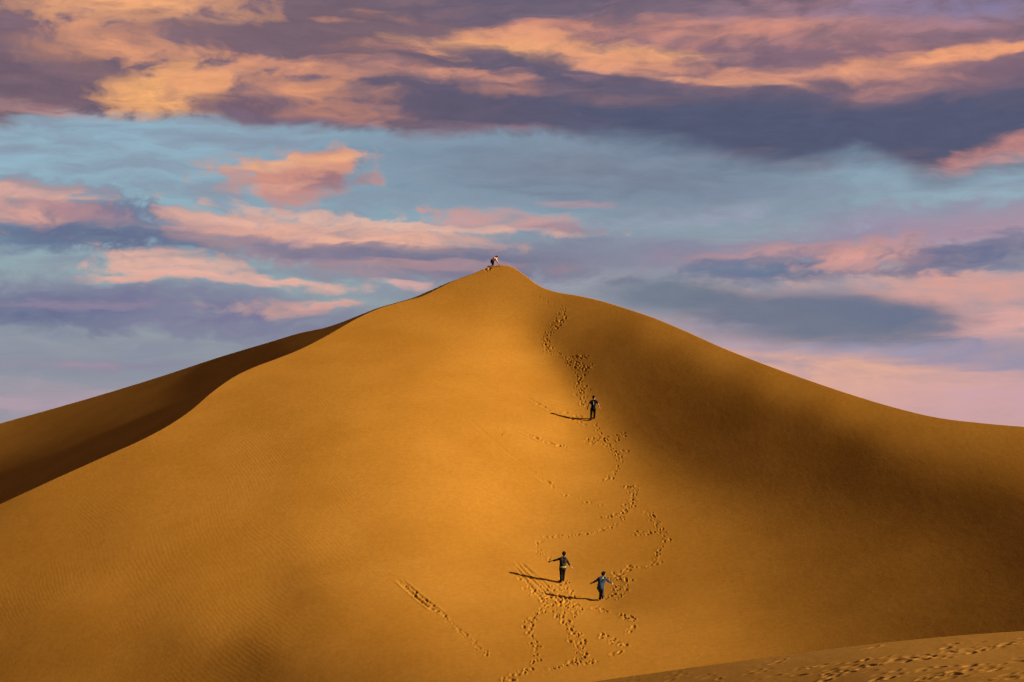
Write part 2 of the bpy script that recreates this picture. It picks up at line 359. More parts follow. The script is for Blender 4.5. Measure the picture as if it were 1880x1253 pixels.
# logarithm of the distance of the sand surface along a fan of directions (cubic B-spline control nets)
NET_MAIN = np.cumsum(np.array('''
480959 -521 -509 -492 -467 -439 -407 -372 -335 -297 -261 -225 -195 -168 -148 -138 -137 -149 -173 -212 -266 -334 -418 -512 -612 -710 -793 -851 -879
-870 -831 -770 -698 -601 -450 -360 -329 -338 -364 -390 -410 -426 -439 -452 -466 -481 -496 -509 -523 -537 -549 -561 -575 -586 -597 -607 -615 -622 -628
-632 -637 -643 -649 -657 -666 -676 -686 -696 -703 -709 31548 -531 -523 -507 -485 -458 -427 -392 -356 -317 -279 -243 -208 -179 -155 -140 -134 -139 -155
-187 -230 -290 -364 -450 -546 -639 -720 -774 -796 -782 -739 -681 -633 -580 -405 -351 -348 -387 -426 -455 -472 -478 -485 -492 -502 -514 -525 -536 -547
-558 -568 -579 -591 -601 -613 -621 -629 -634 -639 -642 -644 -649 -655 -661 -671 -680 -691 -701 -708 -713 31516 -545 -538 -524 -503 -478 -448 -415 -377
-338 -300 -260 -224 -191 -163 -144 -132 -130 -141 -163 -198 -247 -309 -388 -476 -568 -645 -694 -707 -686 -635 -575 -537 -550 -367 -362 -379 -455 -503
-527 -537 -531 -528 -530 -537 -546 -554 -563 -570 -578 -586 -596 -607 -617 -627 -636 -643 -647 -650 -651 -652 -655 -659 -666 -674 -685 -696 -706 -715
-719 31506 -561 -555 -543 -524 -500 -471 -438 -401 -362 -321 -281 -241 -206 -175 -150 -134 -128 -131 -146 -171 -207 -258 -324 -406 -494 -568 -604 -600
-562 -499 -474 -462 -426 -371 -384 -434 -556 -597 -605 -610 -581 -565 -566 -570 -576 -583 -589 -592 -596 -602 -611 -621 -632 -643 -651 -657 -660 -661
-660 -660 -659 -664 -669 -678 -689 -702 -713 -722 -728 31529 -581 -575 -564 -547 -524 -497 -464 -428 -388 -347 -304 -263 -225 -190 -162 -142 -131 -131
-140 -156 -179 -214 -266 -336 -419 -487 -500 -460 -383 -333 -363 -411 -346 -333 -391 -554 -673 -690 -684 -693 -618 -593 -601 -600 -605 -611 -613 -611
-612 -616 -623 -634 -646 -657 -667 -673 -674 -672 -669 -666 -664 -666 -672 -681 -694 -708 -722 -733 -738 31593 -603 -598 -588 -573 -551 -526 -494 -457
-418 -375 -333 -289 -248 -211 -180 -157 -144 -143 -151 -160 -172 -191 -226 -278 -347 -401 -394 -324 -257 -216 -234 -249 -167 -215 -412 -694 -783 -799
-815 -788 -632 -613 -640 -626 -628 -640 -635 -627 -623 -625 -633 -644 -658 -673 -683 -689 -689 -685 -678 -671 -667 -667 -673 -684 -699 -717 -733 -745
-753 31709 -628 -623 -615 -602 -582 -557 -527 -491 -451 -408 -365 -320 -278 -238 -205 -180 -167 -170 -183 -196 -195 -210 -231 -261 -306 -314 -324 -246
-175 -110 -37 41 158 72 -464 -840 -811 -866 -962 -951 -720 -672 -691 -635 -640 -673 -655 -634 -629 -632 -639 -650 -669 -687 -702 -707 -705 -697 -686
-676 -668 -667 -673 -687 -705 -727 -747 -763 -772 31886 -654 -650 -645 -632 -616 -593 -563 -528 -488 -445 -401 -356 -314 -273 -237 -212 -199 -209 -241
-269 -259 -287 -326 -323 -282 -246 -241 -164 -70 42 181 313 467 424 -272 -835 -863 -953 -997 -1031 -919 -883 -798 -634 -646 -718 -666 -628 -632 -637
-639 -653 -676 -703 -720 -726 -722 -709 -695 -680 -668 -666 -672 -688 -713 -741 -767 -785 -796 32136 -681 -680 -675 -667 -652 -631 -603 -568 -528 -485
-441 -397 -355 -315 -279 -252 -240 -255 -315 -383 -356 -402 -419 -398 -299 -201 -131 -54 68 228 361 471 607 630 195 -501 -939 -979 -1018 -1049 -1014
-1038 -987 -785 -749 -782 -649 -610 -639 -650 -632 -646 -679 -720 -740 -746 -738 -722 -702 -683 -669 -663 -670 -690 -724 -761 -792 -814 -826 32471
-710 -709 -708 -701 -691 -672 -646 -611 -571 -526 -482 -441 -402 -364 -331 -303 -289 -310 -393 -480 -467 -474 -465 -428 -316 -164 -28 57 204 392 493
573 689 759 535 -69 -846 -984 -996 -1050 -1053 -1053 -1055 -998 -972 -905 -691 -662 -680 -674 -606 -630 -677 -738 -759 -765 -752 -731 -711 -687 -667
-662 -668 -695 -739 -789 -826 -852 -862 32905 -738 -739 -740 -738 -731 -716 -690 -656 -613 -567 -523 -485 -451 -419 -389 -366 -355 -383 -465 -509 -508
-497 -469 -403 -281 -111 49 134 290 484 560 618 703 775 672 374 -483 -943 -975 -1005 -1044 -1060 -1079 -1061 -1088 -1041 -868 -841 -838 -727 -567 -614
-668 -762 -765 -777 -758 -737 -722 -693 -669 -664 -670 -700 -765 -828 -873 -897 -906 33452 -763 -767 -772 -774 -772 -761 -737 -701 -654 -604 -559 -524
-499 -476 -445 -427 -422 -432 -475 -506 -505 -480 -433 -339 -216 -55 94 172 321 505 577 615 651 659 520 708 104 -652 -909 -960 -1027 -1050 -1081 -1106
-1093 -1077 -1027 -990 -991 -842 -689 -707 -725 -766 -738 -775 -749 -739 -743 -703 -675 -680 -680 -708 -806 -888 -932 -949 -953 34125 -786 -792 -800
-809 -812 -807 -785 -746 -691 -633 -583 -554 -542 -531 -493 -455 -443 -436 -455 -480 -473 -443 -385 -284 -169 -22 118 198 335 501 576 624 654 682 593
657 282 -315 -722 -937 -1013 -1043 -1069 -1094 -1097 -1080 -1037 -1037 -1053 -972 -909 -898 -847 -811 -769 -759 -739 -749 -772 -723 -693 -717 -716
-725 -877 -968 -999 -1002 -999 34933 -804 -812 -824 -839 -850 -851 -833 -790 -724 -650 -593 -568 -573 -581 -525 -444 -413 -410 -423 -435 -427 -401
-344 -252 -151 -14 125 216 345 483 559 631 669 705 659 553 322 -72 -525 -854 -1003 -1031 -1050 -1072 -1092 -1063 -1033 -1047 -1036 -1022 -1080 -1028
-905 -863 -840 -802 -793 -800 -797 -783 -780 -798 -812 -810 -975 -1048 -1057 -1047 -1035 35877 -817 -826 -842 -863 -880 -891 -879 -832 -748 -653 -585
-568 -580 -575 -505 -422 -392 -387 -392 -399 -388 -365 -310 -231 -144 -24 110 211 332 447 532 627 677 686 631 497 316 27 -373 -695 -888 -993 -1036
-1055 -1063 -1039 -1019 -1029 -1031 -1050 -1089 -1062 -979 -924 -904 -888 -897 -911 -888 -865 -906 -939 -966 -975 -1057 -1091 -1087 -1070 -1057 36939
-823 -833 -852 -877 -901 -920 -920 -863 -759 -635 -560 -549 -553 -534 -476 -411 -383 -371 -371 -376 -366 -340 -282 -209 -143 -48 79 188 299 402 513
638 689 659 581 423 235 7 -290 -549 -745 -880 -953 -1004 -1033 -1019 -1011 -1017 -1026 -1057 -1071 -1041 -1012 -992 -1001 -1007 -1031 -1055 -1034
-1008 -1055 -1093 -1117 -1130 -1118 -1109 -1094 -1078 -1066 38083 -822 -834 -855 -882 -908 -930 -945 -866 -741 -598 -528 -527 -526 -511 -462 -410 -380
-360 -356 -361 -353 -324 -258 -188 -141 -70 51 159 262 366 505 650 688 619 509 323 115 -62 -260 -444 -617 -766 -854 -913 -958 -981 -995 -1006 -1016
-1037 -1045 -1037 -1049 -1075 -1116 -1123 -1156 -1186 -1187 -1209 -1216 -1231 -1246 -1258 -1184 -1129 -1098 -1076 -1066 39255 -818 -828 -855 -886 -907
-921 -918 -811 -703 -573 -516 -516 -519 -506 -460 -411 -378 -354 -349 -352 -343 -316 -247 -171 -127 -70 30 128 236 351 501 639 650 552 413 209 11 -132
-270 -395 -535 -667 -757 -830 -889 -929 -960 -974 -987 -1014 -1046 -1074 -1109 -1153 -1198 -1214 -1256 -1299 -1328 -1370 -1363 -1362 -1363 -1365 -1252
-1156 -1100 -1072 -1061 40397 -810 -822 -860 -902 -912 -889 -815 -725 -653 -562 -515 -515 -526 -510 -458 -408 -377 -353 -348 -351 -340 -322 -255 -158
-110 -64 10 98 218 348 494 604 587 464 293 95 -64 -186 -292 -383 -492 -595 -669 -743 -813 -868 -919 -957 -1001 -1050 -1094 -1132 -1173 -1212 -1247
-1288 -1341 -1392 -1438 -1468 -1469 -1465 -1451 -1440 -1297 -1168 -1097 -1064 -1052 41459 -805 -816 -875 -902 -856 -796 -734 -672 -614 -548 -513 -514
-532 -509 -452 -409 -381 -357 -351 -356 -353 -348 -292 -174 -119 -82 -16 71 202 336 474 560 516 379 174 -5 -104 -211 -304 -374 -461 -541 -599 -674
-761 -838 -917 -989 -1056 -1117 -1161 -1198 -1233 -1258 -1282 -1342 -1398 -1448 -1498 -1523 -1529 -1520 -1492 -1471 -1301 -1158 -1084 -1051 -1042
42409 -804 -816 -861 -841 -771 -728 -681 -633 -594 -545 -519 -512 -511 -492 -452 -423 -402 -366 -352 -361 -379 -409 -382 -263 -179 -119 -42 53 185 312
424 476 380 359 209 -22 -128 -209 -295 -365 -446 -524 -581 -663 -762 -859 -961 -1048 -1124 -1185 -1224 -1253 -1276 -1289 -1309 -1366 -1419 -1469 -1513
-1536 -1538 -1523 -1481 -1452 -1270 -1130 -1063 -1038 -1034 43247 -801 -808 -801 -760 -713 -686 -644 -611 -596 -562 -542 -513 -471 -468 -469 -462 -443
-385 -355 -375 -420 -517 -536 -403 -266 -160 -67 38 167 283 367 374 220 421 518 209 -288 -270 -321 -393 -504 -579 -629 -705 -798 -906 -1017 -1101
-1172 -1228 -1260 -1281 -1294 -1301 -1322 -1368 -1415 -1460 -1492 -1507 -1497 -1472 -1423 -1387 -1218 -1097 -1047 -1030 -1030 43990 -789 -781 -735
-704 -677 -662 -628 -616 -621 -594 -570 -519 -448 -468 -511 -528 -508 -425 -374 -411 -475 -641 -696 -523 -343 -213 -112 2 128 243 331 358 300 367 446
464 -74 -125 -613 -576 -634 -663 -676 -731 -816 -932 -1046 -1120 -1185 -1236 -1265 -1281 -1290 -1298 -1316 -1352 -1390 -1418 -1435 -1436 -1415 -1381
-1330 -1288 -1163 -1077 -1042 -1033 -1035 44657 -768 -750 -686 -674 -662 -655 -638 -648 -658 -626 -601 -544 -479 -507 -569 -610 -591 -493 -438 -489
-557 -688 -736 -585 -415 -290 -194 -80 40 152 235 258 237 213 183 337 405 208 -866 -712 -657 -644 -640 -687 -784 -912 -1028 -1102 -1164 -1209 -1239
-1254 -1266 -1278 -1294 -1316 -1336 -1344 -1344 -1332 -1304 -1269 -1226 -1184 -1119 -1074 -1052 -1047 -1048 45258 -749 -726 -662 -665 -663 -667 -667
-688 -697 -658 -633 -587 -542 -561 -623 -693 -675 -564 -523 -615 -655 -653 -668 -602 -482 -379 -306 -208 -94 20 87 111 112 73 20 27 34 -40 -410 -419
-479 -514 -534 -594 -719 -857 -972 -1051 -1112 -1153 -1183 -1202 -1216 -1237 -1253 -1255 -1255 -1246 -1235 -1218 -1194 -1164 -1132 -1098 -1091 -1083
-1073 -1067 -1066 45805 -737 -715 -661 -671 -681 -693 -707 -725 -734 -686 -654 -622 -587 -595 -650 -730 -717 -610 -597 -731 -736 -639 -638 -624 -542
-471 -426 -346 -240 -133 -75 -43 -21 -60 -117 -152 -182 -177 -221 -280 -356 -409 -451 -518 -653 -789 -892 -972 -1033 -1071 -1104 -1126 -1145 -1171
-1185 -1176 -1164 -1147 -1134 -1121 -1104 -1082 -1067 -1040 -1075 -1096 -1094 -1087 -1084 46305 -734 -716 -678 -691 -710 -725 -745 -756 -736 -698 -653
-615 -593 -597 -633 -679 -687 -665 -678 -776 -813 -732 -690 -662 -602 -556 -530 -456 -368 -281 -230 -192 -147 -164 -207 -231 -250 -233 -219 -264 -312
-364 -431 -505 -607 -717 -802 -879 -936 -975 -1014 -1043 -1067 -1095 -1104 -1099 -1086 -1073 -1061 -1048 -1039 -1030 -1028 -1011 -1065 -1102 -1107
-1102 -1097 46768 -740 -730 -707 -721 -743 -755 -776 -763 -705 -664 -628 -597 -593 -598 -631 -661 -670 -680 -715 -789 -843 -811 -759 -696 -640 -613
-597 -523 -449 -391 -351 -313 -244 -251 -287 -290 -303 -284 -261 -285 -316 -364 -451 -528 -586 -658 -723 -792 -847 -895 -939 -974 -1004 -1029 -1039
-1041 -1034 -1023 -1012 -1002 -1004 -1004 -1010 -1001 -1054 -1097 -1110 -1108 -1105 47199 -751 -752 -745 -756 -779 -778 -779 -726 -672 -641 -604 -583
-592 -606 -636 -656 -672 -700 -738 -803 -838 -789 -761 -725 -672 -634 -606 -545 -490 -451 -421 -390 -322 -331 -351 -339 -348 -336 -319 -333 -358 -398
-477 -541 -582 -635 -685 -745 -799 -856 -897 -934 -964 -987 -1001 -1004 -1001 -994 -986 -982 -986 -992 -1000 -997 -1041 -1086 -1103 -1108 -1105 47592
-762 -767 -803 -802 -801 -765 -732 -691 -649 -621 -591 -581 -596 -610 -634 -659 -680 -719 -761 -800 -811 -783 -739 -697 -655 -624 -589 -551 -522 -493
-461 -437 -402 -378 -365 -363 -377 -381 -380 -396 -419 -454 -506 -553 -598 -647 -693 -747 -797 -841 -881 -915 -944 -965 -978 -983 -981 -977 -973 -973
-978 -984 -994 -992 -1032 -1072 -1093 -1101 -1101 47931 -776 -784 -859 -826 -775 -727 -695 -655 -623 -603 -581 -583 -599 -614 -642 -669 -697 -739 -772
-787 -783 -757 -717 -677 -629 -597 -558 -532 -523 -508 -491 -472 -447 -425 -407 -403 -418 -429 -439 -456 -479 -507 -543 -579 -625 -670 -716 -760 -803
-841 -877 -907 -932 -950 -961 -967 -967 -967 -966 -968 -973 -980 -988 -990 -1023 -1060 -1082 -1092 -1095 48214 -810 -834 -876 -780 -709 -686 -661 -622
-599 -583 -573 -587 -605 -626 -654 -681 -716 -755 -777 -778 -756 -721 -682 -643 -608 -580 -546 -521 -500 -490 -510 -517 -505 -484 -464 -457 -467 -480
-493 -509 -530 -554 -581 -613 -652 -695 -735 -774 -810 -845 -874 -900 -921 -936 -947 -953 -956 -958 -960 -963 -969 -976 -984 -991 -1018 -1048 -1071
-1083 -1088 48474 -832 -847 -846 -762 -687 -650 -624 -594 -577 -566 -568 -585 -608 -634 -664 -694 -728 -760 -774 -765 -735 -696 -655 -618 -586 -560
-532 -509 -495 -497 -525 -545 -546 -535 -519 -513 -519 -530 -544 -559 -578 -598 -620 -648 -681 -718 -754 -787 -819 -847 -873 -894 -911 -925 -935 -942
-946 -949 -954 -957 -964 -971 -980 -991 -1013 -1039 -1061 -1075 -1082'''.split(), dtype=np.int64)).reshape(33, 70) * 1e-5
NET_REAR = np.cumsum(np.array('''
601661 -3936 -3967 -4024 -4105 -4206 -4329 -4469 -4624 -4789 -4960 -5131 -5295 -5444 -5571 -5666 -5728 -5753 -5744 -5714 -5682 -5666 -5675 -5695 -5705
-5701 -5695 125810 -3909 -3936 -3990 -4068 -4171 -4294 -4438 -4598 -4768 -4947 -5126 -5299 -5457 -5590 -5689 -5751 -5769 -5748 -5696 -5643 -5621 -5641
-5682 -5699 -5694 -5686 125423 -3874 -3899 -3951 -4029 -4132 -4258 -4405 -4570 -4747 -4933 -5121 -5303 -5471 -5613 -5718 -5779 -5793 -5757 -5679 -5590
-5556 -5599 -5676 -5701 -5684 -5674 124990 -3829 -3854 -3904 -3984 -4088 -4219 -4369 -4540 -4724 -4917 -5116 -5309 -5490 -5643 -5752 -5813 -5826 -5779
-5666 -5513 -5460 -5543 -5678 -5712 -5669 -5661 124496 -3774 -3799 -3850 -3932 -4039 -4174 -4332 -4508 -4699 -4902 -5109 -5318 -5515 -5681 -5794 -5848
-5860 -5809 -5669 -5412 -5328 -5493 -5664 -5709 -5665 -5654 123931 -3707 -3734 -3788 -3871 -3986 -4127 -4292 -4476 -4676 -4887 -5104 -5328 -5548 -5735
-5847 -5867 -5874 -5814 -5684 -5332 -5212 -5441 -5628 -5688 -5664 -5649 123312 -3631 -3658 -3716 -3805 -3927 -4077 -4254 -4450 -4658 -4876 -5102 -5339
-5591 -5822 -5932 -5861 -5837 -5695 -5570 -5345 -5304 -5437 -5573 -5634 -5635 -5626 122671 -3543 -3572 -3636 -3732 -3865 -4029 -4222 -4432 -4651 -4877
-5109 -5349 -5643 -5958 -6102 -5878 -5778 -5536 -5420 -5349 -5359 -5432 -5520 -5572 -5589 -5589 122032 -3443 -3477 -3548 -3655 -3801 -3985 -4200 -4431
-4665 -4898 -5140 -5362 -5699 -6134 -6275 -5915 -5699 -5403 -5302 -5298 -5334 -5397 -5464 -5514 -5538 -5547 121403 -3330 -3372 -3454 -3576 -3738 -3947
-4192 -4456 -4708 -4946 -5219 -5400 -5766 -6218 -6165 -5832 -5655 -5412 -5293 -5274 -5306 -5359 -5417 -5464 -5492 -5506 120790 -3202 -3255 -3361 -3500
-3676 -3919 -4205 -4516 -4788 -5014 -5285 -5472 -5847 -6186 -5986 -5744 -5575 -5402 -5298 -5271 -5291 -5333 -5382 -5425 -5456 -5471 120200 -3054 -3124
-3275 -3436 -3618 -3911 -4244 -4609 -4909 -5113 -5323 -5623 -5962 -5994 -5766 -5601 -5478 -5368 -5296 -5274 -5286 -5320 -5362 -5400 -5430 -5446 119655
-2880 -2968 -3209 -3404 -3569 -3939 -4337 -4697 -4998 -5200 -5420 -5788 -5887 -5720 -5583 -5484 -5405 -5340 -5295 -5282 -5292 -5320 -5355 -5389 -5416
-5431 119203 -2693 -2759 -3161 -3409 -3560 -3970 -4402 -4749 -5029 -5252 -5488 -5732 -5764 -5611 -5508 -5434 -5378 -5334 -5307 -5299 -5309 -5331 -5360
-5390 -5413 -5427 118954 -2575 -2515 -3030 -3323 -3554 -4003 -4438 -4771 -5040 -5298 -5548 -5668 -5684 -5594 -5508 -5441 -5392 -5356 -5335 -5329 -5336
-5353 -5377 -5400 -5420 -5432 119223 -2650 -2386 -2658 -3084 -3562 -4088 -4507 -4829 -5109 -5380 -5592 -5677 -5677 -5616 -5545 -5482 -5433 -5400 -5378
-5370 -5373 -5385 -5401 -5420 -5436 -5446 120656 -2699 -2212 -2454 -3127 -3753 -4283 -4682 -4987 -5255 -5481 -5635 -5703 -5700 -5656 -5596 -5539 -5492
-5456 -5432 -5419 -5418 -5423 -5434 -5447 -5458 -5466 123502 -2671 -2223 -2732 -3546 -4150 -4594 -4923 -5162 -5382 -5558 -5678 -5733 -5736 -5702 -5653
-5601 -5555 -5519 -5492 -5474 -5468 -5466 -5471 -5479 -5486 -5491 127211 -2793 -2663 -3383 -4105 -4542 -4836 -5082 -5290 -5474 -5620 -5719 -5766 -5773
-5750 -5708 -5664 -5620 -5583 -5553 -5532 -5519 -5512 -5512 -5514 -5517 -5520 130916 -3184 -3362 -4033 -4506 -4768 -4987 -5199 -5387 -5547 -5671 -5757
-5801 -5811 -5794 -5763 -5722 -5682 -5645 -5613 -5589 -5571 -5560 -5553 -5550 -5551 -5551 134092 -3683 -3999 -4477 -4723 -4919 -5113 -5300 -5466 -5608
-5717 -5793 -5835 -5849 -5837 -5812 -5778 -5740 -5703 -5671 -5643 -5622 -5605 -5595 -5588 -5584 -5583 136602 -4151 -4401 -4691 -4879 -5053 -5225 -5388
-5536 -5661 -5759 -5829 -5869 -5885 -5879 -5858 -5828 -5793 -5758 -5725 -5694 -5670 -5649 -5635 -5624 -5618 -5615 138611 -4482 -4643 -4842 -5009 -5166
-5319 -5465 -5597 -5709 -5799 -5864 -5903 -5920 -5918 -5901 -5875 -5843 -5808 -5774 -5742 -5714 -5691 -5673 -5659 -5649 -5646 140268 -4707 -4813 -4962
-5110 -5256 -5396 -5530 -5650 -5754 -5838 -5898 -5937 -5955 -5956 -5942 -5918 -5888 -5854 -5819 -5787 -5756 -5729 -5708 -5691 -5679 -5674 141671 -4862
-4939 -5059 -5191 -5327 -5460 -5586 -5698 -5796 -5875 -5933 -5971 -5990 -5992 -5981 -5959 -5930 -5897 -5861 -5827 -5795 -5765 -5740 -5720 -5707 -5699
142892 -4972 -5034 -5137 -5258 -5388 -5514 -5635 -5743 -5836 -5912 -5968 -6005 -6025 -6028 -6019 -5998 -5970 -5937 -5901 -5865 -5830 -5798 -5770 -5747
-5730 -5722 143983 -5049 -5105 -5201 -5316 -5441 -5565 -5681 -5785 -5876 -5949 -6003 -6041 -6060 -6065 -6055 -6036 -6008 -5975 -5939 -5901 -5863 -5829
-5798 -5771 -5752 -5741 144996 -5104 -5163 -5257 -5370 -5492 -5613 -5726 -5828 -5915 -5986 -6040 -6077 -6095 -6101 -6092 -6074 -6045 -6012 -5975 -5936
-5896 -5859 -5824 -5794 -5771 -5756'''.split(), dtype=np.int64)).reshape(28, 27) * 1e-5

# ------------------------------------------------------------------ materials
def nmat(name):
    m = bpy.data.materials.new(name)
    m.use_nodes = True
    t = m.node_tree
    b = t.nodes['Principled BSDF']
    b.inputs['Specular IOR Level'].default_value = 0.0
    b.inputs['Roughness'].default_value = 1.0
    return m, t, b

def sand_material(name, base, ripple_amp, ripple_dir=(0.86, 0.50), wave=0.175):
    m, t, b = nmat(name)
    n, l = t.nodes, t.links
    def node(ty, **kw):
        x = n.new(ty)
        for k, v in kw.items(): setattr(x, k, v)
        return x
    g = node('ShaderNodeNewGeometry')
    def nz(scale, det=3.0, rough=0.5, vec=None):
        x = node('ShaderNodeTexNoise')
        l.new(vec or g.outputs['Position'], x.inputs['Vector'])
        x.inputs['Scale'].default_value = scale; x.inputs['Detail'].default_value = det; x.inputs['Roughness'].default_value = rough
        return x
    def m2(op, a, c=None):
        x = node('ShaderNodeMath', operation=op)
        for i, v in enumerate((a, c)):
            if v is None: continue
            if isinstance(v, (int, float)): x.inputs[i].default_value = v
            else: l.new(v, x.inputs[i])
        return x.outputs[0]
    def rng(v, a, c, d, e):
        x = node('ShaderNodeMapRange', interpolation_type='SMOOTHSTEP')
        l.new(v, x.inputs[0])
        for i, q in enumerate((a, c, d, e)): x.inputs[i + 1].default_value = q
        return x.outputs[0]
    # colour: faint patches and grain
    big, grain = nz(0.22, 4.0, 0.55), nz(38.0, 2.0, 0.7)
    mx = node('ShaderNodeMix', data_type='RGBA')
    l.new(rng(big.outputs[0], 0.3, 0.7, 0.0, 1.0), mx.inputs[0])
    mx.inputs[6].default_value = (base[0] * 0.94, base[1] * 0.92, base[2] * 0.86, 1)
    mx.inputs[7].default_value = (base[0] * 1.05, base[1] * 1.06, base[2] * 1.12, 1)
    mg = node('ShaderNodeMix', data_type='RGBA', blend_type='MULTIPLY')
    mg.inputs[0].default_value = 1.0
    l.new(mx.outputs[2], mg.inputs[6])
    gr = rng(grain.outputs[0], 0.25, 0.75, 0.86, 1.12)
    gr = m2('MULTIPLY', gr, rng(nz(4.5, 4.0, 0.65).outputs[0], 0.3, 0.7, 0.94, 1.06))
    cc = node('ShaderNodeCombineColor')
    for i in range(3): l.new(gr, cc.inputs[i])
    l.new(cc.outputs[0], mg.inputs[7])
    l.new(mg.outputs[2], b.inputs['Base Color'])
    # wind ripples: fine relief, stronger in drifting patches
    sp = node('ShaderNodeSeparateXYZ'); l.new(g.outputs['Position'], sp.inputs[0])
    warp, warp2 = nz(0.09, 1.0), nz(1.1, 2.0)
    ph = m2('ADD', m2('MULTIPLY', sp.outputs[0], ripple_dir[0]), m2('MULTIPLY', sp.outputs[1], ripple_dir[1]))
    ph = m2('ADD', ph, m2('ADD', m2('MULTIPLY', warp.outputs[0], 3.0), m2('MULTIPLY', warp2.outputs[0], 0.26)))
    sn = m2('SINE', m2('MULTIPLY', ph, 2 * math.pi / wave))
    patch = rng(nz(0.13, 3.0, 0.6).outputs[0], 0.42, 0.68, 0.08, 1.0)
    # ripples belong to the windward left flank; the bowl's slip side is smooth
    side = rng(m2('ADD', sp.outputs[0], m2('MULTIPLY', sp.outputs[1], -0.04)), -8.0, -2.0, 1.0, 0.22)
    hgt = m2('MULTIPLY', m2('MULTIPLY', sn, m2('MULTIPLY', patch, side)), ripple_amp)
    hgt = m2('ADD', hgt, m2('MULTIPLY', nz(11.0, 4.0, 0.65).outputs[0], 0.004))
    stv = node('ShaderNodeVectorMath', operation='MULTIPLY'); l.new(g.outputs['Position'], stv.inputs[0]); stv.inputs[1].default_value = (1.0, 0.38, 0.6)
    hgt = m2('ADD', hgt, m2('MULTIPLY', nz(3.6, 4.0, 0.6, stv.outputs[0]).outputs[0], 0.0055))
    hgt = m2('ADD', hgt, m2('MULTIPLY', nz(0.55, 3.0, 0.5).outputs[0], 0.014))
    bp = node('ShaderNodeBump')
    bp.inputs['Strength'].default_value = 1.0
    bp.inputs['Distance'].default_value = 1.0
    l.new(hgt, bp.inputs['Height'])
    l.new(bp.outputs[0], b.inputs['Normal'])
    return m

SAND = sand_material('orange_sand', (0.23, 0.1065, 0.0157), 0.0012)
SAND_SMOOTH = sand_material('smooth_sand', (0.225, 0.1065, 0.0175), 0.0007)
SAND_PALE = sand_material('trodden_sand', (0.205, 0.102, 0.022), 0.0)

# ------------------------------------------------------------------ terrain
def bsb(u):
    return np.stack([(1 - u) ** 3, 3 * u ** 3 - 6 * u ** 2 + 4, -3 * u ** 3 + 3 * u ** 2 + 3 * u + 1, u ** 3], 0) / 6
class Net:
    def __init__(s, c, x0, dx, y0, dy):
        s.c, s.x0, s.dx, s.y0, s.dy = c, x0, dx, y0, dy
    def D(s, px, py):
        ny, nx = s.c.shape
        i = (px - s.x0) / s.dx; ii = np.clip(np.floor(i).astype(int), 1, nx - 3); bu = bsb(i - ii)
        j = (py - s.y0) / s.dy; jj = np.clip(np.floor(j).astype(int), 1, ny - 3); bv = bsb(j - jj)
        o = 0.0
        for b in range(4):
            r = 0.0
            for a in range(4):
                r = r + bu[a] * s.c[jj - 1 + b, ii - 1 + a]
            o = o + r * bv[b]
        return np.exp(o)
MAIN = Net(NET_MAIN, -260., 36., 420., 30.)
REAR = Net(NET_REAR, -260., 50., 400., 30.)

def hermite(pts):                          # smooth curve through points, no overshoot worth speaking of
    p = np.array(pts, float); x, y = p[:, 0], p[:, 1]
    d = np.diff(y) / np.diff(x)
    m = np.r_[d[0], (d[:-1] * np.diff(x)[1:] + d[1:] * np.diff(x)[:-1]) / (np.diff(x)[1:] + np.diff(x)[:-1]), d[-1]]
    def f(q):
        q = np.asarray(q, float)
        k = np.clip(np.searchsorted(x, q) - 1, 0, len(x) - 2)
        h = x[k + 1] - x[k]; t = (q - x[k]) / h
        return ((2 * t ** 3 - 3 * t ** 2 + 1) * y[k] + (t ** 3 - 2 * t ** 2 + t) * h * m[k]
                + (-2 * t ** 3 + 3 * t ** 2) * y[k + 1] + (t ** 3 - t ** 2) * h * m[k + 1])
    return f
crest_main = hermite([(-300,1060),(-150,995),(0,926),(100,880),(200,835),(270,803),(320,775),(350,754),(390,720),(430,692),(465,675),(500,662),(550,642),(590,622),(620,605),(655,585),(695,567),(735,555),(780,542),(800,532),(830,517),(870,502),(895,492),(925,487),(945,493),(965,507),(990,525),(1020,536),(1060,543),(1100,552),(1150,567),(1200,584),(1260,609),(1320,636),(1400,668),(1480,697),(1560,724),(1640,748),(1720,767),(1800,777),(1880,784),(2050,795),(2300,805)])
crest_rear = hermite([(-300,868),(-150,822),(0,778),(100,750),(200,721),(300,690),(400,657),(500,627),(550,612),(600,601),(630,591),(655,581),(695,565.5),(735,554),(760,546.5),(780,538),(800,529.5),(820,520.5),(840,513),(860,508),(920,498),(1000,495)])
crest_fore = hermite([(700,1330),(900,1285),(1000,1268),(1090,1252),(1200,1236),(1300,1222),(1450,1202),(1600,1183),(1750,1168),(1880,1159),(2100,1150),(2400,1144)])

def grid_object(name, P, mat, label=None):
    nr, nc = P.shape[:2]
    me = bpy.data.meshes.new(name)
    i = np.arange(nr * nc).reshape(nr, nc)
    q = np.stack([i[:-1, :-1], i[1:, :-1], i[1:, 1:], i[:-1, 1:]], -1).reshape(-1, 4)
    me.vertices.add(nr * nc); me.loops.add(q.size); me.polygons.add(len(q))
    me.vertices.foreach_set('co', P.reshape(-1).astype(np.float32))
    me.loops.foreach_set('vertex_index', q.reshape(-1).astype(np.int32))
    me.polygons.foreach_set('loop_start', np.arange(0, q.size, 4, dtype=np.int32))
    me.polygons.foreach_set('use_smooth', np.ones(len(q), bool))
    me.update(calc_edges=True); me.validate()
    me.materials.append(mat)
    o = bpy.data.objects.new(name, me)
    C.objects.link(o)
    o['kind'] = 'structure'
    if label: o['label'] = label
    return o

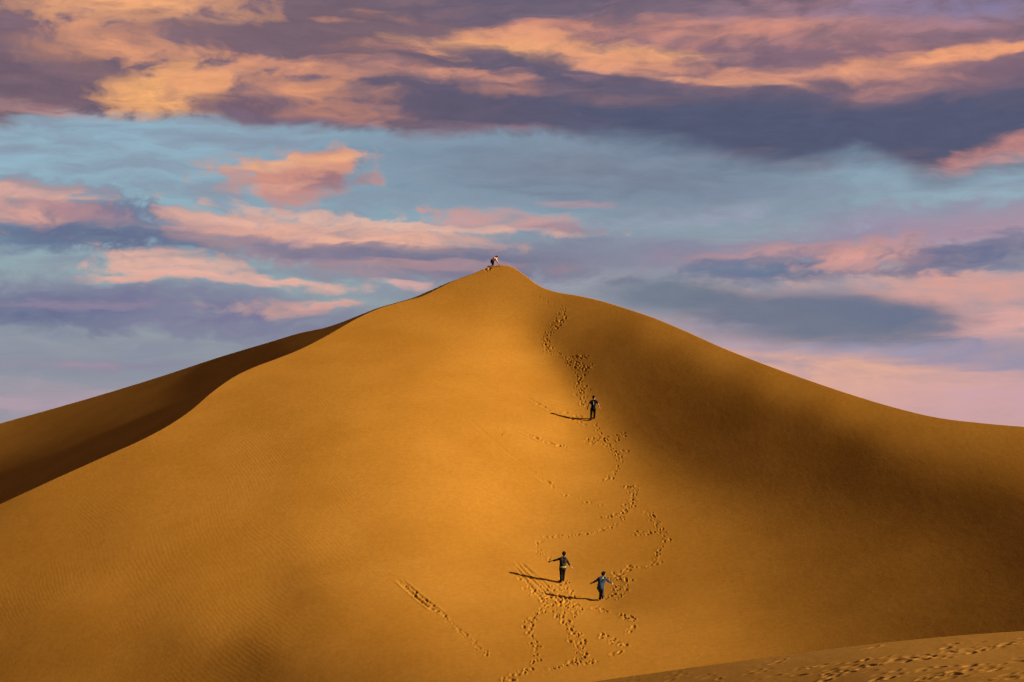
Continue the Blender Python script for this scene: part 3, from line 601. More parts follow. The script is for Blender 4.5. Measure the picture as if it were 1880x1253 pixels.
rnd = random.Random(11)
def track(pts, n, spread, size=0.062, depth=0.022):
    """footprints scattered along a beaten line: (column, row, half width m, half length m, depth m, heading)"""
    p = np.array(pts, float); seg = np.hypot(*np.diff(p, axis=0).T); cum = np.r_[0, np.cumsum(seg)]
    res = []
    for k in range(n):
        q = (k + rnd.uniform(0.1, 0.9)) / n * cum[-1]
        x, y = np.interp(q, cum, p[:, 0]), np.interp(q, cum, p[:, 1])
        j = min(np.searchsorted(cum, q), len(p) - 1)
        dx, dy = p[j] - p[j - 1] if j else p[1] - p[0]
        s = size * rnd.uniform(0.55, 1.3)
        res.append((x + rnd.gauss(0, spread), y + rnd.gauss(0, spread * 0.6), s, s * rnd.uniform(1.1, 1.9), depth * rnd.uniform(0.35, 1.4), math.atan2(dy * 2, dx) + rnd.gauss(0, 0.5)))
    return res
prints = []
for a in [
    ([(985,545),(1005,555),(1028,565)], 8, 2.5, 0.06, 0.014),
    ([(1030,565),(1034,576),(1025,592),(1014,606),(1004,617),(1000,628),(1003,640),(1015,648)], 70, 5.5, 0.068, 0.030),
    ([(1012,647),(1035,655),(1050,661)], 16, 3.5), ([(1046,655),(1080,655)], 12, 3.0), ([(1045,664),(1060,668),(1072,676)], 32, 6.0, 0.07, 0.032),
    ([(1065,680),(1090,674)], 9, 3.0), ([(1062,680),(1064,700),(1062,716),(1070,732),(1078,748)], 58, 6.5, 0.068, 0.030),
    ([(1092,776),(1098,788),(1102,797)], 9, 3.0), ([(1080,810),(1096,806),(1112,812)], 36, 5.5, 0.066, 0.028), ([(1112,815),(1125,822),(1136,836),(1140,850)], 26, 4.0),
    ([(1130,816),(1138,800),(1150,797)], 14, 4.0), ([(1126,829),(1156,830)], 9, 2.5), ([(1140,850),(1133,863),(1118,877),(1102,885)], 15, 3.0),
    ([(1143,895),(1168,895)], 9, 2.5), ([(1168,897),(1163,915),(1155,933)], 26, 4.5), ([(1155,935),(1140,946),(1105,949)], 18, 3.5),
    ([(1150,940),(1143,958),(1122,969),(1085,978),(1040,985)], 22, 2.5), ([(1040,985),(1003,989),(982,999),(986,1010),(1002,1022),(1010,1032)], 24, 3.5),
    ([(1180,940),(1204,946),(1192,955)], 12, 3.5), ([(1195,952),(1213,966),(1198,978),(1160,980)], 26, 4.0), ([(1213,972),(1226,990),(1210,1004),(1200,1030)], 24, 4.5),
    ([(1215,1032),(1190,1040),(1152,1044)], 12, 3.0), ([(1150,1045),(1128,1056),(1146,1066),(1133,1082),(1122,1098)], 52, 7.0),
    ([(1000,1085),(1030,1105),(1050,1120)], 95, 12.0, 0.066, 0.026), ([(1036,1066),(1050,1092)], 14, 5.0), ([(960,1060),(1005,1110)], 34, 6.5),
    ([(1030,1125),(1042,1150),(1060,1175)], 36, 7.0), ([(1000,1110),(985,1130),(968,1148),(975,1165)], 34, 6.5), ([(975,1165),(982,1190),(986,1212),(965,1236),(920,1250)], 34, 5.0),
    ([(1060,1178),(1072,1200),(1058,1222)], 24, 7.0), ([(1090,1115),(1115,1124)], 8, 2.5), ([(1135,1130),(1168,1138)], 16, 3.5), ([(1166,1150),(1148,1164)], 7, 2.5),
    ([(1108,1166),(1140,1185)], 16, 5.0), ([(1075,1218),(1095,1212)], 8, 3.5), ([(1010,1227),(1060,1216)], 8, 2.5),
    ([(1120,1205),(1142,1198)], 4, 2.0, 0.09, 0.03),
    ([(745,1075),(785,1108),(815,1130)], 26, 5.0), ([(820,1138),(850,1165),(880,1190),(900,1205)], 24, 4.0, 0.06, 0.014),
    ([(1010,752),(1045,760),(1075,766)], 7, 3.0, 0.09, 0.03), ([(1040,768),(1075,782)], 4, 3.0, 0.08, 0.03), ([(978,735),(1005,750)], 5, 2.0, 0.09, 0.03),
    ([(985,868),(1000,880),(1020,897),(1040,910),(1070,920),(1110,930)], 14, 2.4, 0.07, 0.022),
    ([(975,798),(1002,812),(1040,822)], 9, 2.0, 0.09, 0.035), ([(905,785),(930,802)], 3, 3.0, 0.08, 0.03),
    ([(893,495),(900,493)], 5, 2.0, 0.1, 0.05)]:
    prints += track(*a)
# long grooves where someone slid down: (points, half width m, depth m)
grooves = [
    ([(945,1030),(965,1052),(990,1078),(1015,1100)], 0.07, 0.026), ([(952,1031),(978,1056),(1008,1088),(1030,1108)], 0.07, 0.026),
    ([(958,1034),(990,1062),(1020,1092)], 0.06, 0.022), ([(947,1040),(962,1062),(985,1090),(1005,1112)], 0.06, 0.02),
    ([(728,1063),(748,1083),(775,1106),(805,1128)], 0.08, 0.032), ([(735,1064),(760,1086),(790,1110),(822,1134)], 0.08, 0.032), ([(740,1074),(765,1098),(790,1118)], 0.06, 0.02),
    ([(850,758),(890,795),(930,830),(965,856),(1000,884),(1030,905)], 0.09, 0.009), ([(880,790),(930,838),(975,868),(1015,898)], 0.07, 0.006),
    ([(945,786),(975,800),(1005,812)], 0.07, 0.018), ([(950,795),(990,815),(1020,825)], 0.06, 0.014), ([(965,728),(985,740),(1010,754),(1035,763)], 0.08, 0.02),
    ([(1118,655),(1140,700),(1170,752),(1215,805),(1262,838)], 0.30, 0.002)]

def vnoise(x, y, seed=0):                  # smooth value noise
    r = np.random.RandomState(seed).rand(256, 256)
    xi, yi = np.floor(x).astype(int), np.floor(y).astype(int)
    u, v = x - xi, y - yi; u = u * u * (3 - 2 * u); v = v * v * (3 - 2 * v)
    g = lambda a, b: r[(xi + a) & 255, (yi + b) & 255]
    return (g(0,0)*(1-u)+g(1,0)*u)*(1-v)+(g(0,1)*(1-u)+g(1,1)*u)*v - 0.5

def press(h, cols, rows_of, D, dent, fy):
    """one footprint: a pit with a pushed-up rim, written into the height offsets"""
    x, y, hw, hl, dep, ang = dent
    ic = int(np.clip(np.searchsorted(cols, x), 1, len(cols) - 2))
    ry = rows_of[:, ic]
    ir = int(np.clip(np.searchsorted(ry, y), 1, len(ry) - 2))
    d = D[ir, ic]; k = d / F
    R = 2.3 * hl / k
    c0, c1 = np.searchsorted(cols, x - R), np.searchsorted(cols, x + R)
    r0, r1 = np.searchsorted(ry, y - R / fy * 1.2), np.searchsorted(ry, y + R / fy * 1.2)
    if c1 - c0 < 2 or r1 - r0 < 2: return
    X = (cols[None, c0:c1] - x) * k + 0 * rows_of[r0:r1, c0:c1]
    Y = (rows_of[r0:r1, c0:c1] - y) * k * fy
    ca, sa = math.cos(ang), math.sin(ang)
    U, V = (X * ca + Y * sa) / hl, (-X * sa + Y * ca) / hw
    r2 = np.sqrt(U * U + V * V)
    h[r0:r1, c0:c1] += dep * (-1.15 * np.exp(-(r2 / 0.8) ** 4) + 0.36 * np.exp(-((r2 - 1.35) / 0.42) ** 2) * (0.75 + 0.5 * np.tanh(Y / hl)))
    TR[r0:r1, c0:c1] += np.exp(-(r2 / 1.7) ** 2)

# --- the big dune
cols = np.unique(np.r_[np.arange(-200, 700, 2.6), np.arange(700, 880, 1.5), np.arange(880, 1260, 1.05), np.arange(1260, 2201, 2.6)])
NR = 700
t = np.linspace(0, 1, NR)[:, None]
cm = crest_main(cols)[None]
rows_ = cm + (1340 - cm) * t
PXg = np.repeat(cols[None], NR, 0)
Dm = MAIN.D(PXg, rows_)
ag, bg_ = (PXg - CX) / F, (HZ - rows_) / F
h = np.zeros_like(Dm)
TR = np.zeros_like(Dm)                     # how trampled the sand is
fade = np.clip(t * 40, 0, 1)
for dnt in prints:
    press(h, cols, rows_, Dm, dnt, 2.0)
for gp, hw, dep in grooves:
    p = np.array(gp, float)
    x0, x1 = p[:, 0].min() - 12, p[:, 0].max() + 12
    c0, c1 = np.searchsorted(cols, x0), np.searchsorted(cols, x1)
    sx, sy = PXg[:, c0:c1], rows_[:, c0:c1]
    best = np.full(sx.shape, 1e9); along = np.zeros_like(best)
    for i in range(len(p) - 1):
        a, b = p[i] * (1, 2), p[i + 1] * (1, 2)
        ab = b - a; q = np.clip(((sx - a[0]) * ab[0] + (sy * 2 - a[1]) * ab[1]) / (ab @ ab), 0, 1)
        dd_ = np.hypot(sx - a[0] - q * ab[0], sy * 2 - a[1] - q * ab[1])
        mk = dd_ < best; best = np.where(mk, dd_, best); along = np.where(mk, (i + q) / (len(p) - 1), along)
    r2 = best * Dm[:, c0:c1] / F / hw
    env = np.clip(along * 8, 0, 1) * np.clip((1 - along) * 6, 0, 1) * (0.75 + 0.9 * vnoise(sx * 0.35, sy * 0.35, 5))
    h[:, c0:c1] += dep * env * (-np.exp(-r2 ** 2) + 0.6 * np.exp(-((r2 - 1.7) / 0.6) ** 2))
h += np.clip(TR, 0, 1) * (0.022 * vnoise(PXg * 0.21, rows_ * 0.36, 8) + 0.016 * vnoise(PXg * 0.45, rows_ * 0.7, 9))
Pm = np.stack([Dm * ag, Dm, Dm * bg_ + h], -1)
# lee side beyond the crest
back = []
for dlt in (0.04, 0.1, 0.25, 0.6, 1.2, 2.5, 5.0, 9.0, 14.0, 30.0):
    d = Dm[0] + dlt
    drop = 0.5 * dlt * np.clip(dlt / 0.25, 0.25, 1.0)
    back.append(np.stack([d * ag[0] - 0.25 * dlt * (cols < 925), d, Dm[0] * bg_[0] - np.minimum(drop, 12.0)], -1))
Pm = np.concatenate([np.array(back[::-1]), Pm], 0)
grid_object('dune', Pm, SAND, 'great orange sand dune rising to a pointed peak')

# --- the ridge behind its left flank
cr_cols = np.arange(-200, 850, 3.0)
fr, bk = crest_rear(cr_cols)[None], np.maximum(crest_main(cr_cols)[None], crest_rear(cr_cols)[None]) + 22
tt = np.linspace(0, 1, 160)[:, None]
rr_ = fr + (bk - fr) * tt
PXr = np.repeat(cr_cols[None], 160, 0)
Dr = REAR.D(PXr, rr_)
Dr = np.where(rr_ > crest_main(cr_cols)[None], np.maximum(Dr, MAIN.D(PXr, rr_) + 1.2), Dr)      # never through the front flank
Pr = np.stack([Dr * (PXr - CX) / F, Dr, Dr * (HZ - rr_) / F], -1)
back = []
for dlt in (0.1, 0.4, 1.0, 2.5, 6.0, 14.0, 30.0):
    d = Dr[0] + dlt
    back.append(np.stack([d * (cr_cols - CX) / F, d, Pr[0, :, 2] - 0.4 * dlt], -1))
front = [Pr[-1] + np.array((0, 0.0, -1.5)), Pr[-1] + np.array((0, 0.0, -9.0))]
Pr = np.concatenate([np.array(back[::-1]), Pr, np.array(front)], 0)
grid_object('dune_ridge', Pr, SAND_SMOOTH, 'shaded sand ridge behind the left flank of the dune')

# --- the near dune whose trodden top cuts the lower right corner
fc = np.arange(760, 2390, 2.6)
yc_of = lambda px: 25.5 - (px - 1090.0) * 0.0038
yc = yc_of(fc)
ys = np.r_[np.linspace(1, 0.64, 380), np.linspace(0.635, 0.05, 60)][:, None]
Yf = yc[None] * ys
zc = yc * (HZ - crest_fore(fc)) / F
Xf = Yf * (fc[None] - CX) / F
Zf = zc[None] + (yc[None] - Yf) * 0.036
Zf += 0.05 * vnoise(Xf * 0.6 + 9, Yf * 0.6, 3) * np.clip((1 - ys) * 30, 0, 1)
hf = np.zeros_like(Zf)
rf = random.Random(5)
def stamp(x, y, hw, hl, dep, ang):
    c_ = (np.abs(Xf - x) < 0.8) & (np.abs(Yf - y) < 0.8)
    rsel = np.where(c_.any(1))[0]; csel = np.where(c_.any(0))[0]
    if not len(rsel): return
    r0, r1, c0, c1 = rsel[0], rsel[-1] + 1, csel[0], csel[-1] + 1
    X, Y = Xf[r0:r1, c0:c1] - x, Yf[r0:r1, c0:c1] - y
    ca, sa = math.cos(ang), math.sin(ang)
    U, V = (X * ca + Y * sa) / hl, (-X * sa + Y * ca) / hw
    q = np.sqrt(U * U + V * V)
    hf[r0:r1, c0:c1] += dep * (-1.1 * np.exp(-(q / 0.85) ** 4) + 0.6 * np.exp(-((q - 1.35) / 0.4) ** 2) * (0.7 + 0.3 * U))
def fore_xy(px, py):
    d = y0_ = yc_of(px)
    for _ in range(30):
        z = y0_ * (HZ - float(crest_fore(px))) / F + (y0_ - d) * 0.036
        d = d + 0.6 * (z * F / (HZ - py) - d)
    return d * (px - CX) / F, d
for line, n, sp in [([(1500,1246),(1620,1220),(1760,1196),(1890,1176)], 46, 0.22), ([(1640,1215),(1780,1192),(1890,1180)], 30, 0.25), ([(1330,1252),(1480,1228),(1600,1210)], 16, 0.35),
                    ([(1690,1246),(1800,1228),(1890,1214)], 24, 0.3), ([(1250,1244),(1400,1236),(1560,1240)], 12, 0.4), ([(1560,1252),(1700,1236),(1900,1230)], 18, 0.4),
                    ([(1150,1250),(1350,1228),(1600,1196),(1880,1170)], 20, 0.5), ([(1650,1260),(1800,1252),(1900,1244)], 16, 0.4)]:
    p = np.array(line, float)
    for k in range(n):
        q = (k + rf.random()) / n * (len(p) - 1); i = min(int(q), len(p) - 2); w = q - i
        x, y = fore_xy(*(p[i] * (1 - w) + p[i + 1] * w))
        stamp(x + rf.gauss(0, sp * 0.5), y + rf.gauss(0, sp), rf.uniform(0.045, 0.08), rf.uniform(0.08, 0.15), rf.uniform(0.003, 0.012), rf.gauss(0.7, 0.6))
Zf += hf * np.clip((1 - ys) * 60, 0, 1)
Pf = np.stack([Xf, Yf, Zf], -1)
back = [np.stack([(yc + d) * (fc - CX) / F, yc + d, zc - 0.45 * d * min(1, 0.3 + d)], -1) for d in (16.0, 8.0, 4.0, 2.0, 1.0, 0.5, 0.2, 0.08)]
grid_object('near_dune', np.concatenate([np.array(back), Pf], 0), SAND_PALE, 'trodden top of a nearer dune in the lower right corner')

# --- desert floor out to the horizon
gs = np.r_[-6000, -1500, -400, -150, -60, 0, 60, 150, 400, 1500, 6000].astype(float)
GX, GY = np.meshgrid(gs, gs[::-1])
grid_object('ground', np.stack([GX, GY, np.full_like(GX, -17.0)], -1), SAND_PALE, 'flat sand floor of the desert')

# ------------------------------------------------------------------ people
def plain(name, rgb, rgb2=None, scale=20.0, lo=0.4, hi=0.6, rough=0.9, spec=0.15):
    m, t, b = nmat(name)
    b.inputs['Roughness'].default_value = rough
    b.inputs['Specular IOR Level'].default_value = spec
    n, l = t.nodes, t.links
    x = n.new('ShaderNodeTexNoise'); x.inputs['Scale'].default_value = scale; x.inputs['Detail'].default_value = 3
    tcn = n.new('ShaderNodeTexCoord'); l.new(tcn.outputs['Object'], x.inputs['Vector'])
    r = n.new('ShaderNodeMapRange'); r.inputs[1].default_value, r.inputs[2].default_value = lo, hi
    l.new(x.outputs[0], r.inputs[0])
    mx = n.new('ShaderNodeMix'); mx.data_type = 'RGBA'
    l.new(r.outputs[0], mx.inputs[0])
    mx.inputs[6].default_value = (*rgb, 1)
    mx.inputs[7].default_value = (*(rgb2 or tuple(c * 0.8 for c in rgb)), 1)
    l.new(mx.outputs[2], b.inputs['Base Color'])
    return m
SKIN = plain('skin', (0.25, 0.125, 0.07), rough=0.6, spec=0.3)
HAIR = plain('black_hair', (0.004, 0.003, 0.0025), rough=0.8, spec=0.05)
BLACK = plain('black_cotton', (0.004, 0.004, 0.0045), spec=0.03)
DARK = plain('charcoal_cloth', (0.008, 0.007, 0.007), spec=0.03)
CAMO = plain('camouflage_cloth', (0.005, 0.005, 0.004), (0.022, 0.020, 0.014), 16.0, 0.48, 0.60)
LIME = plain('pale_lime_cloth', (0.20, 0.21, 0.06))
BLUE = plain('blue_denim', (0.006, 0.013, 0.034), (0.018, 0.035, 0.068), 14.0, 0.42, 0.62)
PALE = plain('pale_fleece', (0.28, 0.25, 0.22))
GREYB = plain('grey_blue_cloth', (0.010, 0.011, 0.015), (0.022, 0.020, 0.020), 12.0)
SALMON = plain('salmon_shirt', (0.50, 0.25, 0.20), (0.44, 0.21, 0.17), 8.0)
WHITE = plain('white_print', (0.75, 0.75, 0.72))
SHOE = plain('dark_shoe', (0.006, 0.005, 0.005))
EYE = plain('dark_eye', (0.01, 0.008, 0.006), rough=0.2, spec=0.5)

V = Vector
def cap(bm, a, b, ra, rb, seg=12):
    a, b = V(a), V(b)
    for c, r in ((a, ra), (b, rb)):
        bmesh.ops.create_icosphere(bm, subdivisions=2, radius=r, matrix=Matrix.Translation(c))
    d = b - a
    if d.length > 1e-5:
        M = Matrix.Translation((a + b) / 2) @ d.to_track_quat('Z', 'Y').to_matrix().to_4x4()
        bmesh.ops.create_cone(bm, cap_ends=True, segments=seg, radius1=ra, radius2=rb, depth=d.length, matrix=M)
def ell(bm, c, r, rot=None):
    M = Matrix.Translation(V(c)) @ (rot.to_matrix().to_4x4() if rot else Matrix.Identity(4)) @ Matrix.Diagonal((*r, 1))
    bmesh.ops.create_icosphere(bm, subdivisions=3, radius=1.0, matrix=M)

def fuse(name, bm, mat, parent=None, voxel=0.008, sm=3):
    """union of overlapping volumes as one continuous skin"""
    me = bpy.data.meshes.new(name)
    bm.to_mesh(me); bm.free()
    o = bpy.data.objects.new(name + '_tmp', me); C.objects.link(o)
    r = o.modifiers.new('r', 'REMESH'); r.mode = 'VOXEL'; r.voxel_size = voxel; r.use_smooth_shade = True
    s = o.modifiers.new('s', 'SMOOTH'); s.factor = 0.5; s.iterations = sm
    dg = bpy.context.evaluated_depsgraph_get()
    me2 = bpy.data.meshes.new_from_object(o.evaluated_get(dg))
    bpy.data.objects.remove(o); bpy.data.meshes.remove(me)
    me2.name = name
    me2.materials.clear(); me2.materials.append(mat)
    ob = bpy.data.objects.new(name, me2); C.objects.link(ob)
    if parent: ob.parent = parent
    return ob

def hand(bm, w, d, side, fwd):
    """palm and five bent fingers leaving wrist w along d; fwd is the way the fingers curl"""
    d = V(d).normalized(); f = V(fwd); f = (f - d * f.dot(d)).normalized(); s = d.cross(f) * side
    w = V(w)
    for k in (-1, 0, 1):
        cap(bm, w + s * k * 0.010, w + d * 0.062 + s * k * 0.019, 0.013, 0.012, 8)
    for k, ln in ((-1.5, 0.046), (-0.5, 0.056), (0.5, 0.060), (1.5, 0.052)):
        b = w + d * 0.066 + s * k * 0.0155
        m = b + d * ln * 0.55 + s * k * 0.004 + f * 0.006
        cap(bm, b, m, 0.0078, 0.0072, 8)
        cap(bm, m, m + d * ln * 0.40 + f * 0.020, 0.0072, 0.0064, 8)
    b = w + d * 0.022 + s * 0.022
    m = b + s * 0.026 + d * 0.022 + f * 0.006
    cap(bm, b, m, 0.0095, 0.0085, 8)
    cap(bm, m, m + d * 0.024 + s * 0.006 + f * 0.010, 0.0085, 0.007, 8)

def person(label, loc, j, face, look, top, trousers, extras=(), sleeve=1.0, hem=0.0, group=None, rotz=0.0, bulk=0.0):
    """j: joints by name; face: body's forward direction; look: (yaw, pitch) of the head away from it"""
    face = V(face).normalized()
    L_ = lambda k: V(j[k])
    root_bm = bmesh.new()
    bm = root_bm
    pel, wst, chs, nck, hd = (L_(k) for k in ('pelvis', 'waist', 'chest', 'neck', 'head'))
    def torso(bm, g):
        ax = (L_('shR') - L_('shL')).normalized(); hx = (L_('hipR') - L_('hipL')).normalized()
        cap(bm, L_('hipL'), L_('hipR'), 0.072 + g, 0.072 + g)
        cap(bm, pel - hx * 0.035, wst - hx * 0.04, 0.078 + g, 0.070 + g); cap(bm, pel + hx * 0.035, wst + hx * 0.04, 0.078 + g, 0.070 + g)
        cap(bm, wst - ax * 0.04, chs - ax * 0.055, 0.070 + g, 0.080 + g); cap(bm, wst + ax * 0.04, chs + ax * 0.055, 0.070 + g, 0.080 + g)
        cap(bm, chs - ax * 0.055, L_('shL') + ax * 0.02, 0.078 + g, 0.046 + g); cap(bm, chs + ax * 0.055, L_('shR') - ax * 0.02, 0.078 + g, 0.046 + g)
        cap(bm, L_('shL') + ax * 0.02, nck, 0.044 + g, 0.036 + g); cap(bm, L_('shR') - ax * 0.02, nck, 0.044 + g, 0.036 + g)
    torso(bm, 0.0)
    cap(bm, nck, hd, 0.038, 0.036)
    q = (Matrix.Rotation(look[0], 3, 'Z') @ face)
    ryaw = math.atan2(-q.x, q.y)
    rot = (Matrix.Rotation(ryaw, 3, 'Z') @ Matrix.Rotation(look[1], 3, 'X')).to_quaternion()     # local +y is the face
    hp = lambda x, y, z: hd + rot @ V((x, y, z))
    ell(bm, hd, (0.072, 0.088, 0.100), rot)
    ell(bm, hp(0, 0.030, -0.052), (0.050, 0.050, 0.055), rot)                                  # jaw
    cap(bm, hp(0, 0.082, 0.008), hp(0, 0.098, -0.022), 0.008, 0.012, 8)                        # nose
    cap(bm, hp(-0.016, 0.077, -0.052), hp(0.016, 0.077, -0.052), 0.008, 0.008, 8)              # lips
    for sx in (-1, 1):
        ell(bm, hp(sx * 0.076, -0.004, -0.008), (0.010, 0.018, 0.026), rot)                    # ears
    for sd, sg in (('L', -1), ('R', 1)):
        cap(bm, L_('sh' + sd), L_('el' + sd), 0.038, 0.030); cap(bm, L_('el' + sd), L_('wr' + sd), 0.030, 0.020)
        hand(bm, L_('wr' + sd), L_('wr' + sd) - L_('el' + sd), sg, face - V((0, 0, 0.2)))
        cap(bm, L_('hip' + sd), L_('kn' + sd), 0.070, 0.046); cap(bm, L_('kn' + sd), L_('an' + sd), 0.046, 0.030)
        cap(bm, L_('an' + sd), L_('to' + sd), 0.030, 0.022)
    body = fuse('person', bm, SKIN, voxel=0.0062, sm=2)
    body.location = loc
    body.rotation_euler = (0, 0, rotz)
    body['label'] = label; body['category'] = 'person'
    if group: body['group'] = group
    # hair
    bm = bmesh.new()
    ell(bm, hp(0, -0.018, 0.022), (0.083, 0.090, 0.092), rot)
    ell(bm, hp(0, 0.020, 0.056), (0.072, 0.076, 0.058), rot)
    ell(bm, hp(0, -0.050, -0.030), (0.062, 0.042, 0.050), rot)
    rr = random.Random(len(label))
    for _ in range(34):
        th, ph_ = rr.uniform(0, 2 * math.pi), rr.uniform(0.1, 1.35)
        c = V((math.sin(ph_) * math.cos(th) * 0.078, math.sin(ph_) * math.sin(th) * 0.082 - 0.016, math.cos(ph_) * 0.085 + 0.024))
        cap(bm, hp(*c), hp(*(c * 1.10)), 0.014, 0.008, 6)
    fuse('hair', bm, HAIR, body, 0.007, 1)
    for sx in (-1, 1):
        bm = bmesh.new(); ell(bm, hp(sx * 0.030, 0.077, 0.012), (0.011, 0.007, 0.007), rot)
        me = bpy.data.meshes.new('eye'); bm.to_mesh(me); bm.free(); me.materials.append(EYE)
        e = bpy.data.objects.new('eye', me); C.objects.link(e); e.parent = body
    # top
    bm = bmesh.new(); g = (0.014 if sleeve < 1 else 0.026) + bulk
    torso(bm, g)
    cap(bm, wst, pel + V((0, 0, -hem)), 0.098 + g, 0.104 + g)
    for sd in 'LR':
        sh, el, wr = L_('sh' + sd), L_('el' + sd), L_('wr' + sd)
        if sleeve >= 1.0:
            cap(bm, sh, el, 0.052, 0.046); cap(bm, el, el.lerp(wr, min(1.0, sleeve - 1.0)), 0.046, 0.038)
        else:
            cap(bm, sh, sh.lerp(el, sleeve), 0.054, 0.052)
    fuse(top[0], bm, top[1], body, 0.008, 2)
    # trousers
    bm = bmesh.new()
    tb = bulk + 0.012 if bulk > 0.01 else 0.0
    cap(bm, L_('hipL'), L_('hipR'), 0.092 + tb, 0.092 + tb); cap(bm, pel, pel.lerp(wst, 0.4), 0.104 + tb, 0.10 + tb)
    tl = trousers[2] if len(trousers) > 2 else 0.9
    for sd in 'LR':
        hp_, kn, an = L_('hip' + sd), L_('kn' + sd), L_('an' + sd)
        if tl >= 0:
            cap(bm, hp_, kn, 0.088, 0.064); cap(bm, kn, kn.lerp(an, tl), 0.064, 0.052)
        else:
            cap(bm, hp_, hp_.lerp(kn, -tl), 0.090, 0.078)
    fuse(trousers[0], bm, trousers[1], body, 0.008, 2)
    # shoes
    for sd in 'LR':
        an, to = L_('an' + sd), L_('to' + sd)
        bm = bmesh.new(); d = (to - an)
        cap(bm, an + V((0, 0, 0.0)), an + d * 0.5, 0.042, 0.038); cap(bm, an + d * 0.4, to + d.normalized() * 0.02, 0.038, 0.030)
        cap(bm, an - d.normalized() * 0.02 - V((0, 0, 0.008)), an, 0.034, 0.036)
        fuse('shoe', bm, SHOE, body, 0.008, 1)
    for e in extras:
        e(body, j)
    return body

def ground_at(px, py):
    d = float(MAIN.D(np.array([float(px)]), np.array([float(py)]))[0])
    return V((d * (px - CX) / F, d, d * (HZ - py) / F))

# the climber in black halfway up
def shirt_print(body, j):
    bm = bmesh.new()
    c = V(j['chest']); w = V(j['waist'])
    for z0, z1, hw in ((0.075, 0.055, 0.014), (0.02, -0.06, 0.006), (-0.08, -0.095, 0.009)):
        for z in np.linspace(z0, z1, 5):
            p = c + V((0, -0.098, z))
            bmesh.ops.create_cube(bm, size=1.0, matrix=Matrix.Translation(p) @ Matrix.Diagonal((hw * 2, 0.012, abs(z0 - z1) / 4 + 0.004, 1)))
    fuse('shirt_print', bm, WHITE, body, 0.005, 1)
person('person in black short-sleeved shirt and black trousers climbing alone halfway up the dune', ground_at(1085, 772.5),
       dict(pelvis=(.12, .02, .68), waist=(.13, .02, .80), chest=(.145, .03, .97), neck=(.15, .04, 1.12), head=(.155, .05, 1.265),
            shL=(-.005, .03, 1.06), shR=(.30, .03, 1.06), elL=(-.12, .00, .87), elR=(.41, .00, .88), wrL=(-.17, .06, .72), wrR=(.47, .06, .72),
            hipL=(.05, .02, .65), hipR=(.19, .02, .65), knL=(.02, .04, .36), knR=(.20, .16, .42), anL=(.00, .0, .06), anR=(.20, .18, .15),
            toL=(-.04, .13, .07), toR=(.21, .30, .19)),
       (0.05, 1, 0), (-0.45, -0.1), ('t_shirt', BLACK), ('trousers', BLACK), [shirt_print], sleeve=0.55, hem=0.02)

# the boy in camouflage with outstretched arms
def lime_hem(body, j):
    bm = bmesh.new(); p = V(j['pelvis'])
    for k in np.linspace(0, 2 * math.pi, 22, endpoint=False):
        a = p + V((math.cos(k) * 0.132, math.sin(k) * 0.108, 0.0))
        cap(bm, a + V((0, 0, 0.020)), a + V((0, 0, 0.048)), 0.024, 0.024, 8)
    fuse('shirt_hem', bm, LIME, body, 0.008, 2)
person('child in dark camouflage jacket over a lime shirt hem, arms spread, near the slide marks', ground_at(1030, 1071),
       dict(pelvis=(.07, .02, .66), waist=(.075, .03, .79), chest=(.095, .04, .96), neck=(.115, .05, 1.10), head=(.135, .06, 1.245),
            shL=(-.03, .04, 1.045), shR=(.22, .04, 1.03), elL=(-.26, .05, .98), elR=(.34, .03, .83), wrL=(-.44, .08, .93), wrR=(.46, .08, .66),
            hipL=(.01, .02, .63), hipR=(.13, .02, .63), knL=(.01, .07, .35), knR=(.11, .10, .37), anL=(.00, .0, .06), anR=(.10, .09, .11),
            toL=(-.03, .13, .07), toR=(.12, .22, .14)),
       (0.05, 1, 0), (-0.1, 0.1), ('jacket', CAMO), ('trousers', DARK), [lime_hem], sleeve=1.35, hem=-0.09)

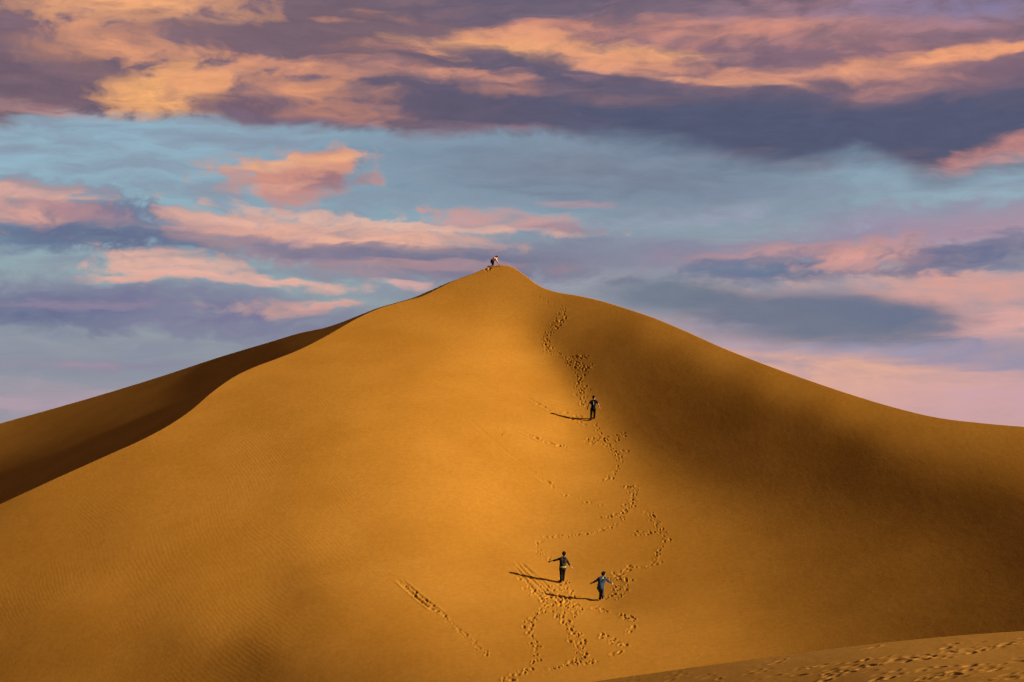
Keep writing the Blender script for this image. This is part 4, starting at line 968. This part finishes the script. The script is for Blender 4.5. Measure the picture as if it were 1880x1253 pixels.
# the running boy in blue
def collar(body, j):
    bm = bmesh.new(); n = V(j['neck'])
    for k in np.linspace(0, 2 * math.pi, 16, endpoint=False):
        a = n + V((math.cos(k) * 0.062, math.sin(k) * 0.055, -0.012))
        cap(bm, a, a + V((0, -0.006, 0.028)), 0.024, 0.020, 8)
    ell(bm, n + V((0.01, -0.075, -0.055)), (0.075, 0.035, 0.055))
    fuse('hood', bm, PALE, body, 0.008, 2)
person('child in blue jacket with pale hood running with bent knees, lowest on the dune', ground_at(1102.5, 1103),
       dict(pelvis=(.0, -.02, .55), waist=(.02, .02, .665), chest=(.06, .07, .82), neck=(.095, .10, .95), head=(.135, .13, 1.085),
            shL=(-.055, .08, .905), shR=(.205, .07, .90), elL=(-.20, .06, .80), elR=(.34, .06, .795), wrL=(-.33, .10, .73), wrR=(.46, .11, .71),
            hipL=(-.055, -.02, .525), hipR=(.055, -.02, .525), knL=(.02, .14, .30), knR=(.085, .10, .30), anL=(-.02, .0, .06), anR=(.08, -.10, .17),
            toL=(-.05, .12, .07), toR=(.09, -.02, .10)),
       (0.15, 1, 0), (-0.5, 0.05), ('jacket', BLUE), ('trousers', GREYB), [collar], sleeve=1.85, hem=-0.02, bulk=0.006)

# the one on all fours on the summit
g4 = ground_at(908, float(crest_main(908)) + 1.0)
person('person in salmon shirt and dark shorts kneeling bent forward on the dune summit', g4,
       dict(pelvis=(-.15, .0, .34), waist=(-.10, .0, .42), chest=(.0, .0, .51), neck=(.08, .0, .56), head=(.13, .0, .61),
            shL=(.04, .15, .52), shR=(.09, -.13, .48), elL=(.20, .15, .29), elR=(.21, -.14, .28), wrL=(.31, .15, .10), wrR=(.31, -.14, .10),
            hipL=(-.16, .07, .32), hipR=(-.16, -.07, .32), knL=(-.10, .10, .06), knR=(-.08, -.08, .06), anL=(-.38, .10, .02), anR=(-.36, -.08, .0),
            toL=(-.47, .10, -.01), toR=(-.45, -.08, -.02)),
       (1, 0.35, 0), (0.0, -0.5), ('t_shirt', SALMON), ('shorts', BLACK, -0.75), [], sleeve=0.5, hem=-0.03, bulk=0.03)
